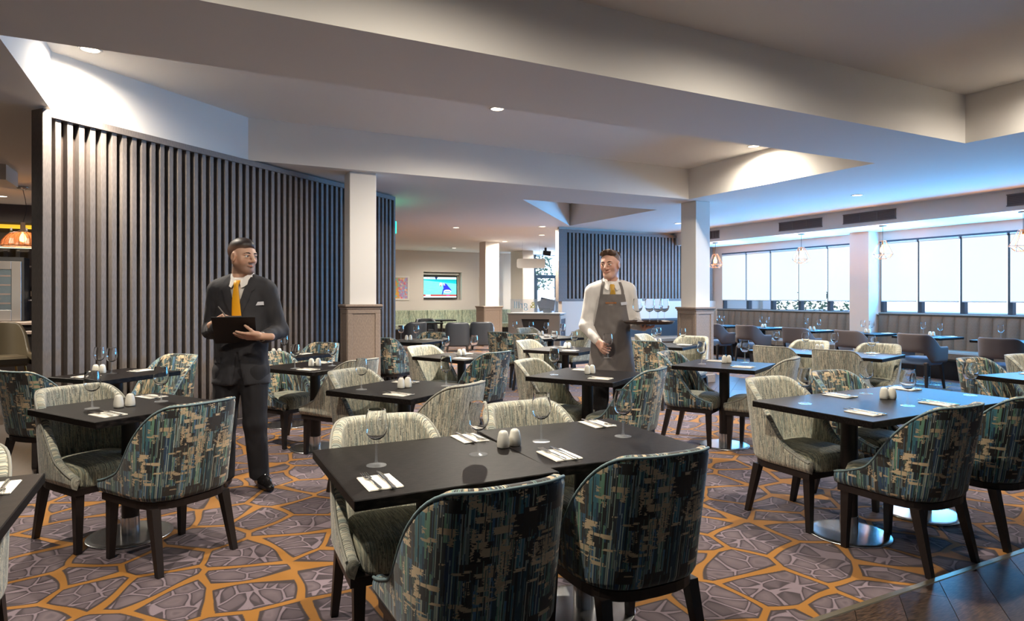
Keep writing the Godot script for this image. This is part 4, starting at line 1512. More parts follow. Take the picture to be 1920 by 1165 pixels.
func make_table_ware() -> void:
	var bowl := MB.new()
	bowl.lathe([Vector3(0.0, 0.095, 0), Vector3(0.004, 0.096, 0), Vector3(0.016, 0.099, 0), Vector3(0.029, 0.108, 0), Vector3(0.038, 0.122, 0), Vector3(0.0425, 0.140, 0), Vector3(0.0425, 0.158, 0), Vector3(0.0395, 0.182, 0), Vector3(0.0345, 0.2105, 0), Vector3(0.0340, 0.2112, 0), Vector3(0.0335, 0.2105, 0), Vector3(0.0384, 0.182, 0), Vector3(0.0413, 0.158, 0), Vector3(0.0413, 0.140, 0), Vector3(0.0368, 0.123, 0), Vector3(0.028, 0.1095, 0), Vector3(0.015, 0.1015, 0), Vector3(0.0, 0.0995, 0)], 28)
	M.bowl_mesh = bowl.done()
	var stem := MB.new()
	stem.lathe([Vector3(0, 0.004, 0), Vector3(0.012, 0.0055, 0), Vector3(0.006, 0.012, 0), Vector3(0.0043, 0.03, 0), Vector3(0.004, 0.07, 0), Vector3(0.0055, 0.09, 0), Vector3(0.009, 0.0965, 0), Vector3(0, 0.0965, 0)], 12)
	M.stem_mesh = stem.done()
	var foot := MB.new()
	foot.lathe([Vector3(0.0, 0.0, 0), Vector3(0.0375, 0.0, 0), Vector3(0.0385, 0.0012, 0), Vector3(0.036, 0.0025, 0), Vector3(0.012, 0.0062, 0), Vector3(0, 0.0066, 0)], 28)
	M.foot_mesh = foot.done()
	# fork and knife lie along z, handles at +z
	var f := MB.new()
	var rows := []
	for q in [[-0.045, 0.0125, 0.004], [-0.035, 0.0125, 0.003], [-0.025, 0.010, 0.0025], [-0.018, 0.004, 0.004], [0.02, 0.003, 0.006], [0.06, 0.0045, 0.004], [0.095, 0.0065, 0.003], [0.102, 0.004, 0.003]]:
		var r := PackedVector3Array()
		for k in 5: r.append(Vector3(lerpf(-q[1], q[1], k / 4.0), q[2] + 0.001 * sin(PI * k / 4.0), q[0]))
		rows.append(r)
	f.sheet(rows, 0.0018)
	for k in 4: f.box(Vector3(-0.0105 + k * 0.007, 0.0055, -0.068), Vector3(0.0034, 0.002, 0.048), 0.0006, Basis(Vector3.RIGHT, 0.10))
	fork0 = f.done()
	var kn := MB.new()
	rows = []
	for q in [[-0.112, 0.002, -0.004], [-0.10, 0.006, -0.002], [-0.06, 0.0085, 0.0], [-0.01, 0.0085, 0.0], [0.0, 0.005, 0.001], [0.05, 0.006, 0.0], [0.10, 0.0075, 0.0], [0.108, 0.005, 0.0]]:
		var r := PackedVector3Array()
		for k in 5: r.append(Vector3(q[2] + lerpf(-q[1], q[1], k / 4.0), 0.003 + 0.0012 * sin(PI * k / 4.0), q[0]))
		rows.append(r)
	kn.sheet(rows, 0.0026)
	knife0 = kn.done()
	var nk := MB.new()
	nk.box(Vector3(0, 0.0014, 0), Vector3(0.118, 0.0022, 0.172), 0.0008)
	nk.box(Vector3(0.001, 0.0036, -0.001), Vector3(0.116, 0.0018, 0.170), 0.0008, Basis(Vector3.UP, 0.012))
	napkin0 = nk.done()
	var b := MB.new()
	b.lathe([Vector3(0, 0.0, 0), Vector3(0.020, 0.0, 0), Vector3(0.0235, 0.004, 0), Vector3(0.0245, 0.018, 0), Vector3(0.0225, 0.040, 0), Vector3(0.0185, 0.060, 0), Vector3(0.0150, 0.068, 0), Vector3(0.008, 0.0725, 0), Vector3(0, 0.0735, 0)], 24, Vector3.ZERO, 2.8)
	M.shaker_mesh = b.done()
	var h := MB.new()
	for k in 3: h.box(Vector3(cos(TAU * k / 3) * 0.004, 0.0733, sin(TAU * k / 3) * 0.004), Vector3(0.0016, 0.0012, 0.0016))
	M.holes_mesh = h.done()

func wine_glass(label: String, at: Vector3, group := "stemmed wine glasses set on the tables") -> Node3D:
	var o := thing("wine_glass", label, "wine glass", at, 0, group)
	part("bowl", M.bowl_mesh, M.glass, o)
	part("stem", M.stem_mesh, M.glass_foot, o)
	part("foot", M.foot_mesh, M.glass_foot, o)
	return o

const TOP := 0.7552
const COUNT := ["first", "second", "third", "fourth", "fifth", "sixth"]

# glasses, shakers and place settings on one table; where: its phrase for labels
func lay(where: String, glasses: Array, shakers: Array, settings: Array, face: float) -> void:
	for i in glasses.size():
		var g: Vector2 = glasses[i]
		var which := "only" if glasses.size() == 1 else "%s from the left" % COUNT[i]
		wine_glass("clear wine glass on %s, %s" % [where, which], Vector3(g.x, TOP, g.y))
	for i in shakers.size():
		var s: Vector2 = shakers[i]
		var o := thing("shaker", "white ceramic %s shaker on %s" % [["salt", "pepper"][i] if false else ["left-hand", "right-hand"][i], where], "shaker", Vector3(s.x, TOP, s.y), face + 10, "white ceramic shakers")
		part("body", M.shaker_mesh, M.ceramic, o)
		part("pour_holes", M.holes_mesh, M.black, o)
	for i in settings.size():
		var q: Array = settings[i]   # x, z, turn: handles towards the diner
		var p := Vector3(q[0], TOP, q[1])
		var t: float = q[2]
		var spot: String = q[3]
		lone("napkin", napkin0, M.linen, "white folded paper napkin %s on %s" % [spot, where], "napkin", p, t, "folded napkins under cutlery")
		var B := Basis(Vector3.UP, deg_to_rad(t))
		lone("fork", fork0, M.cutlery, "steel fork on the napkin %s, %s" % [spot, where], "fork", p + B * Vector3(-0.026, 0.005, -0.012), t + 3, "steel forks")
		lone("knife", knife0, M.cutlery, "steel knife on the napkin %s, %s" % [spot, where], "knife", p + B * Vector3(0.022, 0.005, 0.0), t - 1, "steel knives")

func v2(a: Array) -> Array:
	var r := []
	for i in range(0, a.size(), 2): r.append(Vector2(a[i], a[i + 1]))
	return r

func dining() -> void:
	make_table_ware()
	var ca := dining_chair("dining_chair", M.stria, M.stria_seat, M.piping_light, 0.62)
	var cb := dining_chair("dining_chair", M.blocks, M.stria_seat, M.piping_blue, 0.95)
	var bc := bench_chair()
	# dining chairs: x, z, turn, kind, label
	var A := "pale streaked velvet chair "
	var B := "blue block-patterned chair "
	var chairs := [
		[0.835, -1.945, 2, 1, B + "with its back to the camera, left of the nearest two"],
		[1.515, -2.035, -1, 1, B + "with its back to the camera, right of the nearest two"],
		[0.78, -2.62, 178, 0, A + "facing us across the front table, left one"],
		[1.53, -2.67, 181, 0, A + "facing us across the front table, right one"],
		[-0.06, -3.93, 33, 1, B + "turned away in front of the suited man"],
		[-0.47, -4.46, 212, 0, A + "facing us at the table beside the suited man"],
		[-0.80, -2.72, 178, 0, A + "cut by the left frame edge behind the corner table"],
		[-0.93, -6.02, -48, 1, B + "at far left with its back to us before the slats"],
		[-0.22, -6.60, 132, 1, B + "facing left against the slats behind the left tables"],
		[0.85, -6.46, 212, 1, B + "half hidden by the suited man, facing us"],
		[1.24, -5.79, 32, 0, A + "in profile behind the panelled pillar table, back to us"],
		[1.21, -4.60, 212, 0, A + "facing us left of the centre-left table with shakers"],
		[1.44, -3.95, 32, 0, A + "with dark back to us right of the centre-left table"],
		[2.42, -6.56, 205, 0, A + "facing us at the table left of the waiter"],
		[2.64, -5.96, 25, 1, B + "turned away at the table left of the waiter"],
		[2.50, -8.58, -50, 1, B + "dark, in profile beside the slat screen end"],
		[3.16, -9.08, 128, 1, B + "small, in front of the leather tub chairs"],
		[2.75, -4.66, 212, 0, A + "facing us left of the table in front of the waiter"],
		[3.05, -4.09, 32, 1, B + "turned away right of the table in front of the waiter"],
		[3.90, -6.86, 210, 0, A + "facing us at the table just left behind the waiter"],
		[5.27, -6.45, -62, 1, B + "with its back to us just right of the waiter"],
		[5.98, -7.22, 208, 0, A + "small, facing us under the tray"],
		[5.97, -6.62, 118, 0, A + "facing left beside the right-hand pillar base"],
		[4.34, -4.74, 208, 1, B + "facing us in profile left of the table right of centre"],
		[4.68, -4.21, 28, 0, A + "turned away, tucked behind the right front table chairs"],
		[5.95, -5.08, -75, 0, A + "with broad dark back, left of two at the double table"],
		[6.13, -4.46, -74, 0, A + "with broad dark back, right of two at the double table"],
		[6.66, -5.36, 105, 0, A + "facing left across the double table, farther one"],
		[6.88, -4.62, 106, 0, A + "facing left across the double table, nearer one"],
		[3.47, -2.82, 180, 0, A + "facing us at the left of the right front table"],
		[4.17, -2.88, 180, 1, B + "facing us behind the right front table"],
		[3.47, -2.13, 2, 1, B + "back to us in front of the right front table"],
		[4.19, -2.13, 0, 1, B + "back to us at the bottom right frame edge"],
		[6.16, -2.98, 178, 1, B + "facing us at the table by the right frame edge"],
		[6.93, -2.98, 180, 0, A + "facing us at the very right frame edge"],
		[5.30, -9.60, 190, 0, A + "small, in front of the reception desk"],
		[5.62, -8.85, 100, 0, A + "small, just left of the waiter's elbow"],
		[4.50, -9.05, -60, 1, B + "back to us, farther one before the reception desk"],
		[4.62, -8.42, -60, 1, B + "back to us, nearer one before the reception desk"],
		[1.27, -7.56, 130, 1, B + "facing left against the slats beside the panelled pillar"],
	]
	var first := [true, true]
	var groups := ["pale streaked dining chairs", "block-patterned dining chairs"]
	for c in chairs:
		var k: int = c[3]
		var p := Vector3(c[0], 0, c[1])
		var proto: Node3D = [ca, cb][k]
		if first[k]:
			first[k] = false
			proto.position = p; proto.rotation.y = deg_to_rad(c[2])
			tag(proto, c[4], "", groups[k])
		else:
			copy(proto, "dining_chair", c[4], p, c[2], groups[k])
	# armchairs along the banquette
	var bz := [[-10.15, "half hidden behind the right-hand pillar"], [-9.22, "second from the pillar"], [-8.10, "third from the pillar"], [-7.03, "in front of the pier between the windows"], [-5.95, "with one blue-lit arm, fifth from the pillar"], [-4.82, "nearest the right frame edge"]]
	for i in bz.size():
		var lb: String = "plain grey-brown armchair facing the banquette, " + bz[i][1]
		var p := Vector3(9.98, 0, bz[i][0])
		if i == 0:
			bc.position = p; bc.rotation.y = deg_to_rad(-90); tag(bc, lb, "", "plain armchairs along the banquette")
		else:
			copy(bc, "armchair", lb, p, -90 + (i % 3 - 1) * 4, "plain armchairs along the banquette")
	# tables
	var D := "dark wood dining table, "
	dining_table(D + "left half of the nearest pair", 0.838, -2.375, 0, 0.74, 0.74)
	dining_table(D + "right half of the nearest pair", 1.585, -2.415, -2.5, 0.74, 0.74)
	dining_table(D + "beside the suited man", -0.285, -4.352, 32, 0.74, 0.74)
	dining_table(D + "cut by the lower left corner", -0.82, -2.46, 0, 0.74, 0.74)
	dining_table(D + "against the slats at far left", -0.50, -6.18, 42, 0.70, 0.62)
	dining_table(D + "centre left with two white shakers", 1.354, -4.33, 32, 0.74, 0.74)
	dining_table(D + "partly behind the suited man", 1.06, -6.08, 32, 0.74, 0.74)
	dining_table(D + "small, against the slats behind the suited man", 0.98, -7.30, 40, 0.70, 0.62)
	dining_table(D + "left of the waiter in the middle distance", 2.63, -6.38, 25, 0.74, 0.74)
	dining_table(D + "small, in front of the leather tub chairs", 2.95, -8.92, 38, 0.76, 0.74)
	dining_table(D + "directly in front of the waiter", 2.914, -4.395, 32, 0.74, 0.74)
	dining_table(D + "just behind the waiter at left", 4.09, -6.65, 30, 0.74, 0.74)
	dining_table(D + "long one before the reception desk", 5.06, -9.08, 4, 0.74, 1.50)
	dining_table(D + "behind the waiter at right, beside the pillar", 5.61, -6.63, 28, 0.74, 0.74)
	dining_table(D + "right of centre, reflecting warm light", 4.489, -4.473, 28, 0.74, 0.74)
	dining_table(D + "long double one in the middle right distance", 6.44, -4.94, 16, 0.74, 1.48)
	dining_table(D + "large double one at the right front", 3.833, -2.481, 1.5, 1.49, 0.76)
	dining_table(D + "cut by the right frame edge", 6.40, -2.52, -5, 1.48, 0.74)
	var bt := [[-10.48, "farthest of the row along the banquette"], [-9.42, "second of the row along the banquette"], [-8.32, "third of the row along the banquette"], [-7.20, "fourth of the row along the banquette"], [-6.16, "fifth of the row along the banquette"], [-5.0, "last of the row along the banquette"]]
	for b in bt:
		dining_table(D + b[1], 10.52, b[0], 0, 0.66, 0.74)
	# laid places
	lay("the nearest pair of tables", v2([0.64, -2.39, 1.05, -2.37, 1.39, -2.46, 1.77, -2.38]), v2([1.19, -2.43, 1.25, -2.44]), [[0.59, -2.16, 0, "at front left"], [1.13, -2.65, 180, "at back left"], [1.33, -2.21, -2, "at front right"], [1.82, -2.66, 178, "at back right"]], 0)
	lay("the table beside the suited man", v2([-0.47, -4.33, -0.13, -4.43]), v2([-0.34, -4.30, -0.285, -4.33]), [[-0.37, -4.06, 32, "in front"], [-0.19, -4.66, 212, "behind"]], 32)
	lay("the table cut by the lower left corner", [], [], [[-0.56, -2.66, 180, "at the corner"]], 0)
	lay("the far left table against the slats", v2([-0.64, -6.36, -0.54, -6.21]), v2([-0.66, -6.30, -0.61, -6.28]), [[-0.70, -6.07, -48, "at left"], [-0.34, -6.34, 132, "at right"]], 42)
	lay("the centre-left table", v2([1.07, -4.38, 1.65, -4.29]), v2([1.33, -4.32, 1.385, -4.34]), [[1.23, -4.05, 32, "in front"], [1.45, -4.60, 212, "behind"]], 32)
	lay("the table partly behind the suited man", v2([0.86, -5.92, 1.2, -6.01]), v2([1.02, -6.04, 1.08, -6.04]), [[0.95, -5.78, 32, "in front"], [1.17, -6.33, 212, "behind"]], 32)
	lay("the small table behind the suited man", v2([0.97, -7.45]), v2([0.85, -7.38, 0.91, -7.38]), [[1.16, -7.38, 130, "at right"]], 40)
	lay("the table left of the waiter", v2([2.48, -6.46, 2.79, -6.41]), v2([2.61, -6.39, 2.67, -6.42]), [[2.53, -6.10, 25, "in front"], [2.76, -6.62, 205, "behind"]], 25)
	lay("the small table before the tub chairs", v2([2.80, -9.10, 2.99, -8.97]), v2([2.86, -9.03, 2.92, -9.03]), [[3.17, -9.05, 128, "at right"]], 38)
	lay("the table in front of the waiter", v2([2.67, -4.51]), v2([2.93, -4.42, 2.985, -4.43]), [[3.06, -4.68, 212, "behind"], [2.86, -4.13, 32, "in front"]], 32)
	lay("the table behind the waiter at left", v2([4.05, -6.84, 4.18, -6.59]), v2([4.15, -6.74, 4.20, -6.74]), [[4.02, -6.42, 30, "in front"], [4.22, -6.86, 210, "behind"]], 30)
	lay("the long table before the reception desk", v2([4.98, -9.72, 5.10, -9.36, 5.19, -9.02, 5.19, -8.51]), v2([5.16, -9.22, 5.21, -9.19]), [[5.30, -9.28, 94, "in the middle"]], 4)
	lay("the table behind the waiter at right", v2([5.52, -6.74, 5.72, -6.90, 5.90, -6.62]), v2([5.60, -6.82, 5.66, -6.80]), [[5.82, -6.50, 28, "in front"]], 28)
	lay("the warm-lit table right of centre", v2([4.32, -4.59, 4.78, -4.5]), v2([4.585, -4.57, 4.635, -4.56]), [[4.64, -4.73, 208, "behind"], [4.46, -4.22, 28, "in front"]], 28)
	lay("the double table in the middle right distance", v2([6.36, -5.50, 6.50, -5.20, 6.72, -4.98, 6.56, -4.42]), v2([6.60, -5.12, 6.65, -5.10]), [[6.80, -4.58, 106, "at right"]], 16)
	lay("the right front double table", v2([3.27, -2.62, 3.74, -2.3, 3.95, -2.70, 4.49, -2.36]), v2([3.86, -2.52, 3.905, -2.50]), [[3.72, -2.72, 180, "at back left"], [3.30, -2.26, 0, "at front left"], [4.40, -2.73, 180, "at back right"], [3.97, -2.26, 0, "at front right"]], 0)
	lay("the table at the right frame edge", v2([5.92, -2.66]), [], [[6.15, -2.75, 180, "behind"]], -5)
	lay("the farthest banquette table", v2([10.46, -10.60, 10.40, -10.40]), [], [], 0)
	lay("the second banquette table", v2([10.66, -9.60, 10.56, -9.34]), v2([10.50, -9.42, 10.55, -9.40]), [[10.72, -9.2, 90, "by the bench"]], 0)
	lay("the third banquette table", v2([10.72, -8.55, 10.49, -8.10]), v2([10.44, -8.25, 10.48, -8.2]), [[10.7, -8.1, 90, "by the bench"]], 0)
	lay("the fourth banquette table", v2([10.64, -7.33, 10.56, -7.12]), v2([10.55, -7.22, 10.57, -7.165]), [[10.72, -6.95, 90, "by the bench"]], 0)
	lay("the fifth banquette table", v2([10.74, -6.35, 10.55, -5.98]), v2([10.66, -6.20, 10.65, -6.14]), [[10.73, -5.93, 90, "by the bench"]], 0)
	lay("the last banquette table", v2([10.72, -5.22]), [], [], 0)

# ---------------------------------------------------------------- people
func skin_tint(base: Color, beard: float, q: Vector3) -> Color:
	# q: head-local point; lips, stubble and cheeks
	var c := base
	var lip := clampf(1.0 - Vector2(q.x / 0.024, (q.y + 0.0585) / 0.0085).length(), 0.0, 1.0)
	if q.z > 0.06: c = c.lerp(Color(base.r * 0.80, base.g * 0.52, base.b * 0.50), minf(1.0, lip * 2.0))
	var cheek := clampf(1.0 - (Vector2(absf(q.x) - 0.045, q.y + 0.028).length()) / 0.03, 0.0, 1.0)
	c = c.lerp(Color(base.r * 1.0, base.g * 0.84, base.b * 0.80), cheek * 0.5)
	if beard > 0.0:
		var low := smoothstep(-0.03, -0.062, q.y) * smoothstep(-0.045, 0.0, q.z + q.y * 0.0 + 0.02)
		var tash := clampf(1.0 - Vector2(q.x / 0.03, (q.y + 0.045) / 0.009).length(), 0.0, 1.0) * (1.0 if q.z > 0.07 else 0.0)
		var b := clampf(maxf(low, tash * 1.5) - lip * 2.0, 0.0, 1.0) * beard
		if q.y < -0.115: b = 0.0
		c = c.lerp(Color(base.r * 0.36, base.g * 0.34, base.b * 0.34), b)
	return c

# head-local: origin between the ears, +z the face; returns a Node3D child of the person
func head(person: Node3D, at: Vector3, yaw: float, pitch: float, roll: float, skin: Color, hair: Color, hair_side: Color, beard: float, style: int, gaze: float, smile: float) -> void:
	var T := Node3D.new()
	var sm := mat(Color.WHITE, 0.5)
	sm.vertex_color_use_as_albedo = true
	sm.subsurf_scatter_enabled = true; sm.subsurf_scatter_strength = 0.12
	var f := Field.new(Vector3(-0.11, -0.20, -0.13), Vector3(0.11, 0.15, 0.14), 0.0042)
	f.ball(Vector3(0, 0.040, -0.018), Vector3(0.074, 0.083, 0.096), 0.01)
	f.cone(Vector3(0, 0.02, 0.022), Vector3(0, -0.062, 0.036), 0.062, 0.046, 0.03)
	for s in [-1.0, 1.0]:
		f.cone(Vector3(s * 0.050, -0.035, -0.006), Vector3(s * 0.018, -0.094, 0.058), 0.022, 0.018, 0.03)
		f.ball(Vector3(s * 0.040, -0.020, 0.054), Vector3(0.020, 0.018, 0.016), 0.035)
	f.ball(Vector3(0, -0.096, 0.064), Vector3(0.022, 0.017, 0.019), 0.025)
	f.cone(Vector3(-0.034, 0.028, 0.073), Vector3(0.034, 0.028, 0.073), 0.014, 0.014, 0.015)
	for s in [-1.0, 1.0]:
		f.ball(Vector3(s * 0.031, 0.009, 0.092), Vector3(0.017, 0.0115, 0.017), 0.012, true)
		f.ball(Vector3(s * 0.031, 0.018, 0.077), Vector3(0.0165, 0.0055, 0.013), 0.006)   # upper lids
		f.ball(Vector3(s * 0.031, 0.000, 0.076), Vector3(0.0155, 0.004, 0.012), 0.006)   # lower lids
	f.cone(Vector3(0, 0.024, 0.082), Vector3(0, -0.022, 0.113), 0.0085, 0.0125, 0.010)
	f.ball(Vector3(0, -0.026, 0.106), Vector3(0.0125, 0.010, 0.014), 0.008)
	for s in [-1.0, 1.0]:
		f.ball(Vector3(s * 0.0125, -0.029, 0.094), Vector3(0.0095, 0.008, 0.011), 0.008)
	var mw := 0.020 + 0.004 * smile
	for s in [-1.0, 1.0]:
		f.cone(Vector3(0, -0.0545, 0.092), Vector3(s * mw, -0.056 + 0.006 * smile, 0.080), 0.0050, 0.0035, 0.006)
		f.cone(Vector3(0, -0.0630, 0.0890), Vector3(s * mw * 0.9, -0.058 + 0.006 * smile, 0.080), 0.0058, 0.0035, 0.006)
	f.cone(Vector3(-mw * 0.9, -0.058 + 0.003 * smile, 0.0985), Vector3(mw * 0.9, -0.058 + 0.003 * smile, 0.0985), 0.0001, 0.0001, 0.0005)
	for s in [-1.0, 1.0]:
		f.ball(Vector3(s * 0.079, 0.0, 0.004), Vector3(0.011, 0.034, 0.021), 0.007)
		f.ball(Vector3(s * 0.089, 0.003, 0.009), Vector3(0.006, 0.019, 0.011), 0.006, true)
	f.cone(Vector3(0, -0.05, -0.020), Vector3(0, -0.19, -0.032), 0.048, 0.055, 0.03)
	var m := MB.new()
	f.mesh(m, func(p): return skin_tint(skin, beard, p))
	T.free()
	var h := part("head", m, sm, person)
	h.position = at
	h.rotation = Vector3(pitch, yaw, roll)
	h.scale = Vector3(1.08, 1.03, 1.07)
	# eyes
	var ew := MB.new(); var iris := MB.new()
	for s in [-1.0, 1.0]:
		var c := Vector3(s * 0.031, 0.009, 0.0735)
		var prof := []
		for k in 9: prof.append(Vector3(sin(PI * k / 8.0) * 0.0125, -cos(PI * k / 8.0) * 0.0125, 0))
		ew.lathe(prof, 14, c)
		var d := Vector3(gaze, -0.05, 1).normalized()
		var side := d.cross(Vector3.UP).normalized(); var up := side.cross(d)
		var n := iris.v.size()
		iris.v.append(c + d * 0.0131); iris.uv.append(Vector2.ZERO)
		for k in 15:
			var t := TAU * k / 14
			iris.v.append(c + d * 0.0122 + (side * cos(t) + up * sin(t)) * 0.0056); iris.uv.append(Vector2.ZERO)
		for k in 14: iris.tri(n, n + 1 + k, n + 2 + k)
	part("eyes", ew, M.eye_white, h)
	part("irises", iris, M.iris, h)
	# brows
	var br := MB.new()
	for s in [-1.0, 1.0]:
		br.tube([Vector3(s * 0.013, 0.0285, 0.0895), Vector3(s * 0.026, 0.0325, 0.0885), Vector3(s * 0.040, 0.031, 0.0835), Vector3(s * 0.051, 0.026, 0.0745)], [0.0036, 0.0048, 0.0042, 0.002], 7)
	part("eyebrows", br, M.brow, h)
	# hair
	var g := Field.new(Vector3(-0.11, -0.11, -0.14), Vector3(0.11, 0.17, 0.13), 0.0045)
	if style == 0:
		g.ball(Vector3(0, 0.046, -0.024), Vector3(0.0775, 0.085, 0.0985), 0.01)
		g.ball(Vector3(0, 0.086, -0.006), Vector3(0.062, 0.056, 0.092), 0.02)
	else:
		g.ball(Vector3(0, 0.044, -0.022), Vector3(0.0775, 0.084, 0.0985), 0.01)
		rng.seed = 17
		for k in 60:
			var a := rng.randf_range(-1.0, 1.0); var b := rng.randf_range(-0.9, 1.0)
			var c := Vector3(a * 0.060, 0.096 + 0.024 * (1 - absf(a)) + 0.006 * b, -0.008 + b * 0.075)
			g.cone(c, c + Vector3(rng.randf_range(-0.02, 0.02), 0.016, 0.016), 0.020, 0.009, 0.008)
	var keep := Vector3(0, -0.72, 0.70)
	g.cut(Vector3(0, 0.066 if style == 0 else 0.070, 0.072), keep)
	g.ball(Vector3(0, -0.02, 0.075), Vector3(0.075, 0.085, 0.06), 0.004, true)
	for s in [-1.0, 1.0]:
		g.ball(Vector3(s * 0.08, 0.0, 0.0), Vector3(0.02, 0.036, 0.024), 0.004, true)
	var hm := MB.new()
	g.mesh(hm, func(p): return hair_side.lerp(hair, smoothstep(0.055, 0.098, p.y)))
	var hmat := mat(Color.WHITE, 0.45 if style == 0 else 0.7)
	hmat.vertex_color_use_as_albedo = true
	part("hair", hm, hmat, h)

# a hand: wrist, direction of the fingers, palm normal, thumb side (+1 or -1 along d x n), curls per finger
func hand(person: Node3D, wrist: Vector3, d: Vector3, n: Vector3, thumb: float, curl: Array, thumb_curl: float, skin: Color, spread := 0.06) -> void:
	d = d.normalized(); n = (n - d * n.dot(d)).normalized()
	var s := d.cross(n) * thumb
	var lo := wrist - Vector3.ONE * 0.06 - d.abs() * 0.06; var hi := wrist + Vector3.ONE * 0.06 + d.abs() * 0.06
	var e := wrist + d * 0.16
	lo = lo.min(e - Vector3.ONE * 0.09); hi = hi.max(e + Vector3.ONE * 0.09)
	var f := Field.new(lo, hi, 0.0034)
	# wrist and palm
	f.cone(wrist - d * 0.075, wrist + d * 0.012, 0.025, 0.025, 0.01)
	var lens := [0.070, 0.078, 0.072, 0.058]
	for i in 4:
		var off := 0.030 - i * 0.020
		f.cone(wrist + d * 0.012 + s * off * 0.75, wrist + d * (0.088 - 0.004 * absf(i - 1.0)) + s * off, 0.0155, 0.0115, 0.012)
	f.cone(wrist + d * 0.015 + s * 0.018 + n * 0.008, wrist + d * 0.05 + s * 0.034 + n * 0.008, 0.018, 0.013, 0.014)
	for i in 4:
		var off := 0.030 - i * 0.020
		var p := wrist + d * (0.088 - 0.004 * absf(i - 1.0)) + s * off
		var dir := (d + s * spread * (1.5 - i)).normalized()
		var c: float = curl[i]
		var L: float = lens[i]
		var r := 0.0095 if i < 3 else 0.0083
		var fr := [0.46, 0.30, 0.24]
		for j in 3:
			dir = dir.rotated(s.normalized() * signf(d.cross(n).dot(s)) * -1.0, -c * [0.8, 1.0, 0.7][j]) if false else (dir * cos(c * [0.8, 1.0, 0.7][j]) + (n - dir * n.dot(dir)).normalized() * sin(c * [0.8, 1.0, 0.7][j])).normalized()
			var q: Vector3 = p + dir * L * fr[j]
			f.cone(p, q, r, r * 0.93, 0.0035)
			p = q
			r *= 0.93
			if j == 0 and c > 0.9: n = n
	var tp := wrist + d * 0.042 + s * 0.034 + n * 0.010
	var td := (d * 0.75 + s * 0.62 + n * 0.30).normalized()
	var tr := 0.0112
	for j in 3:
		var q2: Vector3 = tp + td * [0.026, 0.028, 0.020][j]
		f.cone(tp, q2, tr, tr * 0.92, 0.006)
		tp = q2; tr *= 0.92
		td = (td + (n * 0.5 - s * 0.55 + d * 0.2) * thumb_curl).normalized()
	var m := MB.new()
	f.mesh(m)
	var sm := mat(skin.linear_to_srgb(), 0.5)
	sm.subsurf_scatter_enabled = true; sm.subsurf_scatter_strength = 0.1
	part("hand", m, sm, person)

# thin cloth pieces laid on a field's front: polygon strip given as rows of [x0, x1, y]
func front_patch(f: Field, rows: Array, lift: float, th: float, cols := 5) -> MB:
	var g := []
	for r in rows:
		var row := PackedVector3Array()
		for k in cols:
			var x := lerpf(r[0], r[1], k / float(cols - 1))
			var xe := x
			if r.size() > 3: xe = r[3] + signf(x - r[3]) * maxf(absf(x - r[3]), r[4])
			row.append(Vector3(x, r[2], f.front(xe, r[2]) + lift))
		g.append(row)
	var m := MB.new()
	m.sheet(g, -th)
	return m

func shoe(m: MB, heel: Vector3, dir: Vector3) -> void:
	dir = dir.normalized()
	var f := Field.new(heel.min(heel + dir * 0.24) - Vector3(0.07, 0.02, 0.07), heel.max(heel + dir * 0.24) + Vector3(0.07, 0.14, 0.07), 0.007)
	f.cone(heel + Vector3(0, 0.045, 0), heel + dir * 0.10 + Vector3(0, 0.042, 0), 0.040, 0.043, 0.03)
	f.cone(heel + dir * 0.09 + Vector3(0, 0.036, 0), heel + dir * 0.215 + Vector3(0, 0.027, 0), 0.045, 0.030, 0.03)
	f.cone(heel + dir * 0.02 + Vector3(0, 0.05, 0), heel + dir * 0.03 + Vector3(0, 0.11, 0), 0.042, 0.045, 0.03)
	f.cut(Vector3(0, 0.004, 0), Vector3(0, -1, 0))
	f.mesh(m)

func people() -> void:
	M.eye_white = mat(rgb(222, 214, 206), 0.25)
	M.iris = mat(rgb(48, 34, 26), 0.2)
	M.brow = mat(rgb(44, 32, 26), 0.8)
	M.suit = mat(rgb(46, 45, 49), 0.8); M.suit.rim_enabled = true; M.suit.rim = 0.3
	M.trouser = mat(rgb(34, 33, 37), 0.85)
	M.black_cloth = mat(rgb(20, 20, 22), 0.85)
	M.shirt = mat(rgb(226, 220, 214), 0.8)
	M.tie = mat(rgb(226, 160, 16), 0.5)
	M.tie_gold = mat(rgb(204, 158, 62), 0.5)
	M.shoe = mat(rgb(22, 20, 20), 0.22)
	M.apron = mat(rgb(112, 105, 102), 0.8)
	M.badge = mat(rgb(206, 206, 212), 0.4)
	M.button = mat(rgb(24, 24, 26), 0.4)
	var folds := noise_tex(0.012, 256, 2, Color.BLACK, Color.WHITE, 21)
	for k in ["suit", "trouser", "shirt", "apron", "black_cloth"]:
		var m: StandardMaterial3D = M[k]
		m.uv1_triplanar = true
		m.uv1_scale = Vector3(2.2, 1.3, 2.2)
		bump(m, folds, 1.6)
	suited_man()
	waiter()

